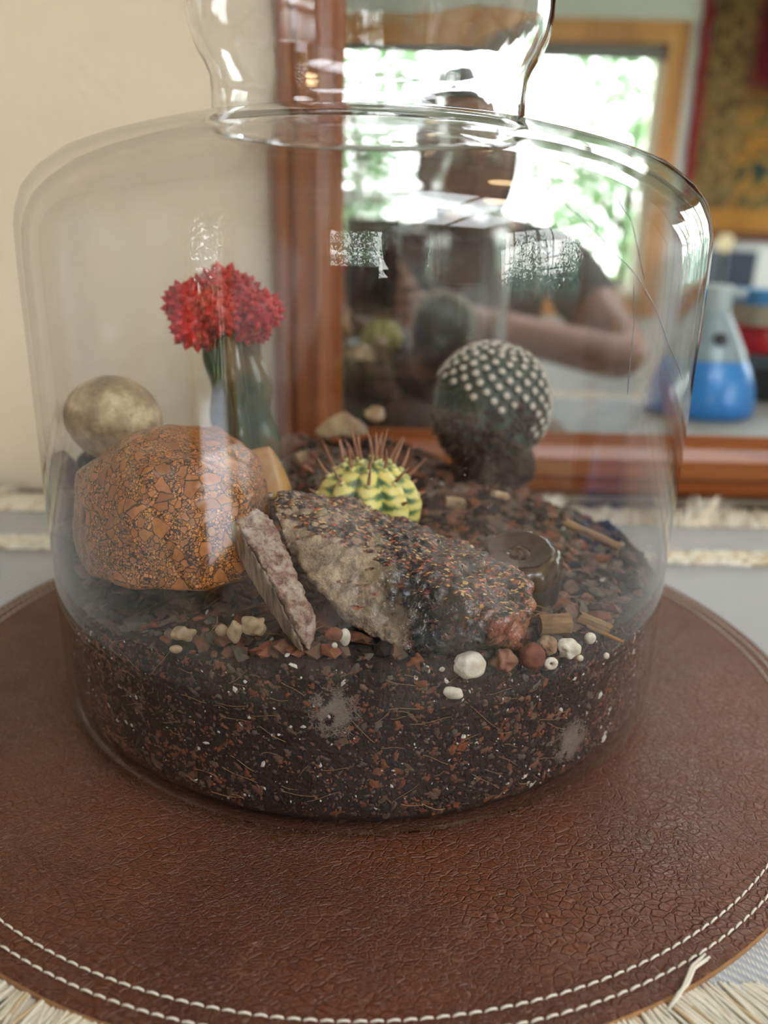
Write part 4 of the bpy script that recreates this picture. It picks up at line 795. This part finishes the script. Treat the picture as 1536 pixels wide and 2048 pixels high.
# warm ceiling lamp (gold glints on the glass shoulder)
cl = empty('ceiling_lamp', 'round warm ceiling lamp above the right end of the table', 'lamp', (.9, -.15, CEIL))
em = NT('warm_ceiling_glow'); e_ = em.n('Emission'); e_.inputs[0].default_value = (1, .72, .38, 1); e_.inputs[1].default_value = CEILW; em.l(e_.outputs[0], em.out.inputs[0])
b = MB(); b.lathe([(.0001, -.09), (.06, -.085), (.10, -.06), (.12, -.021)], n=32); b.build('lamp_bowl', em.m, cl, True)
b = MB(); b.lathe([(.13, -.020), (.13, -.001), (.0001, -.001)], n=32); b.build('lamp_plate', plain('brass_plate', (170, 140, 90), .4, 1), cl, True)
# ------------------------------------------------------------------ the photographer
skin = plain('skin', (150, 100, 78), .5, Subsurface_Weight=.1, Subsurface_Scale=.01); shirt = plain('dark_grey_shirt', (62, 62, 70), .9, bump=.3, bsc=60, bd=.004); jeans = plain('dark_blue_trousers', (36, 42, 60), .9)
hairm = plain('dark_brown_hair', (34, 24, 20), .6, bump=.6, bsc=90, bd=.004)
pe = empty('person', 'person in a dark grey shirt holding a phone, reflected in the mirror', 'person', (0, 0, 0))
def skin_obj(name, nodes, edges, mat, parent, sub=2, root=0):
    me = bpy.data.meshes.new(name); me.from_pydata([n[0] for n in nodes], edges, []); o = bpy.data.objects.new(name, me); COL.objects.link(o)
    md = o.modifiers.new('skin', 'SKIN'); md.use_smooth_shade = True
    for v, n in zip(me.skin_vertices[0].data, nodes): v.radius = n[1] if isinstance(n[1], tuple) else (n[1], n[1])
    me.skin_vertices[0].data[root].use_root = True
    s = o.modifiers.new('sub', 'SUBSURF'); s.levels = sub; s.render_levels = sub; finish(o); o.data.materials.clear(); o.data.materials.append(mat)
    o.data.polygons.foreach_set('use_smooth', [True]*len(o.data.polygons)); o.parent = parent; return o
N = []; E = []
def nd(p, r, frm=None):
    N.append((Vector(p), r)); i = len(N)-1
    if frm is not None: E.append((frm, i))
    return i
cx = .16
pel = nd((cx+.02, -.62, -.30), (.15, .11)); wa = nd((cx+.02, -.60, -.16), (.135, .10), pel); ch = nd((cx+.01, -.54, .05), (.15, .11), wa); sh = nd((cx, -.50, .155), (.10, .07), ch); ne = nd((cx-.01, -.46, .21), .052, sh); hd = nd((cx-.02, -.43, .265), .060, ne)
hands = []
for s in (-1, 1):
    s1 = nd((cx+s*.18, -.50, .135), .055, sh)
    el = nd((cx+s*.24+(.03 if s > 0 else 0), -.27, -.02), .042, s1) if s > 0 else nd((cx-.33, -.30, -.02), .042, s1)
    wr = nd((.055, -.075, .075), .025, el) if s > 0 else nd((-.115, -.09, .085), .025, el)
    pc = Vector((.034, -.040, .095)) if s > 0 else Vector((-.086, -.050, .105)); pa = nd(pc, (.026, .016), wr); hands.append((s, pc, pa))
    hp = nd((cx+s*.10, -.62, -.34), .085, pel); kn = nd((cx+s*.16, -.22, -.36), .058, hp); an = nd((cx+s*.16, -.26, FLZ+.09), .038, kn); nd((cx+s*.17, -.12, FLZ+.036), (.036, .030), an)
body = skin_obj('body', N, E, skin, pe, 2)
for (s, pc, pa) in hands:                                   # fingers curl round the phone edges, each its own chain rooted in the palm
    N = []; E = []; r0 = nd(pc, .014)
    for j in range(4):
        z = pc.z+.018-j*.0165; x = pc.x; L = (.024, .028, .027, .021)[j]
        a = nd((x+s*-.004, pc.y+.012, z), .0095, r0); c = nd((x-s*.002, pc.y+.030, z+.002), .0085, a); d = nd((x-s*.012, pc.y+.030+L*.28, z+.003), .0078, c); nd((x-s*(.012+L*.6), pc.y+.032+L*.28, z+.003), .0066, d)
    a = nd((pc.x-s*.006, pc.y-.008, pc.z+.020), .011, r0); c = nd((pc.x-s*.016, pc.y+.000, pc.z+.036), .0095, a); nd((pc.x-s*.026, pc.y+.004, pc.z+.048), .008, c)
    skin_obj('fingers', N, E, skin, pe, 1)
hc = Vector((cx-.02, -.415, .300)); b = MB(); V = []
for v in ICO[5][0]:
    p = Vector((v.x*.074, v.y*.092, v.z*.112)); 
    if v.z < -.1: p.x *= 1-.35*(-v.z-.1)**1.2; p.y *= 1-.12*(-v.z)
    fr_ = max(0, v.y)
    p.y += .022*fr_*math.exp(-((v.x/.14)**2+((v.z+.12)/.20)**2))          # nose
    p.y -= .010*fr_*(math.exp(-(((abs(v.x)-.40)/.16)**2+((v.z-.04)/.12)**2)))  # eye sockets
    p.y += .006*fr_*math.exp(-((v.x/.30)**2+((v.z+.48)/.07)**2)) - .004*fr_*math.exp(-((v.x/.3)**2+((v.z+.52)/.025)**2))
    V.append(hc+p)
o = mesh('head', V, ICO[5][1], skin, pe, True)
for s in (-1, 1):
    b = MB(); b.ico(hc+Vector((s*.030, .080, .006)), .0118, 3); b.build('eye', plain('eye_white', (220, 214, 206), .2), pe, True)
    b = MB(); b.ico(hc+Vector((s*.030, .0885, .005)), .0052, 2); b.build('iris', plain('dark_iris', (38, 26, 20), .2), pe, True)
    b = MB(); b.ico(hc+Vector((s*.075, -.004, -.004)), (.010, .017, .030), 3); b.build('ear', skin, pe, True)
b = MB(); b.ico(hc+Vector((0, .078, -.054)), (.024, .012, .0055), 3); b.build('mouth', plain('lips', (150, 84, 78), .5), pe, True)
b = MB(); V = []
for v in ICO[5][0]:
    k = 1.0
    p = Vector((v.x*.085, v.y*.100, v.z*.124)); 
    if v.y > .25 and v.z < .50: p = Vector((v.x*.068, v.y*.078, v.z*.10))
    p += p.normalized()*.004*noise.noise(v*9); V.append(hc+p+Vector((0, -.006, .004)))
o = mesh('hair', V, ICO[5][1], hairm, pe, True)
N = []; E = []; a = nd((cx+.02, -.62, -.28), (.165, .125)); c = nd((cx+.02, -.60, -.14), (.15, .115), a); d = nd((cx+.01, -.54, .06), (.165, .125), c); e = nd((cx, -.505, .150), (.115, .085), d); nd((cx-.005, -.48, .185), .062, e)
for s in (-1, 1): f_ = nd((cx+s*.18, -.50, .135), .068, e); nd((cx+s*(.222), -.37, .045), .062, f_)
skin_obj('shirt', N, E, shirt, pe, 2)
N = []; E = []; a = nd((cx+.02, -.62, -.32), (.168, .125))
for s in (-1, 1): h_ = nd((cx+s*.10, -.62, -.345), .098, a); k_ = nd((cx+s*.16, -.22, -.36), .070, h_); nd((cx+s*.16, -.26, FLZ+.12), .052, k_)
skin_obj('trousers', N, E, jeans, pe, 2)
for s in (-1, 1):
    b = MB(); b.ico((cx+s*.17, -.17, FLZ+.045), (.05, .13, .044), 3); b.V = [Vector((v.x, v.y, max(v.z, FLZ+.001))) for v in b.V]; b.build('shoe', plain('black_shoe', (24, 24, 26), .5), pe, True)
stl = empty('stool', 'round wooden stool under the seated photographer', 'stool', (cx+.02, -.64, FLZ)); b = MB(); b.lathe([(.0001, .30), (.17, .30), (.175, .31), (.17, .335), (.0001, .335)], n=40); b.build('seat', M['table'], stl, True)
for k in range(4): a = k*1.5708+.785; b = MB(); b.tube([(.11*math.cos(a), .11*math.sin(a), .30), (.16*math.cos(a), .16*math.sin(a), 0)], .014, 8); b.build('leg', M['table'], stl, True)
# phone, its lens right behind the camera point
ph = empty('phone', 'dark smartphone held up in front of the person, reflected in the mirror', 'phone', (0, 0, 0))
PM = Matrix(((1, 0, 0), (0, math.cos(PIT), math.sin(PIT)), (0, -math.sin(PIT), math.cos(PIT)))).to_4x4(); PM.translation = EYE-FW*.0045
b = MB(); b.box((-.060, -.009, -.128), (.0135, -.001, .016)); o = b.build('phone_body', plain('dark_phone_glass', (16, 17, 20), .12), ph); o.matrix_local = PM
b = MB(); b.box((-.020, -.0009, -.020), (.011, .0006, .013)); o = b.build('camera_bump', plain('phone_bump', (28, 29, 33), .2), ph); o.matrix_local = PM
b = MB(); b.box((-.0565, -.0095, -.1245), (.010, -.0091, .0125)); sm_ = NT('phone_screen'); e_ = sm_.n('Emission'); e_.inputs[0].default_value = (.45, .42, .4, 1); e_.inputs[1].default_value = .3; sm_.l(e_.outputs[0], sm_.out.inputs[0]); o = b.build('screen', sm_.m, ph); o.matrix_local = PM
for (x, z) in ((0, -.0001), (0, -.013), (-.013, -.006)):
    b = MB(); b.tube([(x, .0008, z), (x, .0018, z)], .0045, 20); o = b.build('lens', plain('lens_glass', (8, 8, 12), .05), ph, False); o.matrix_local = PM
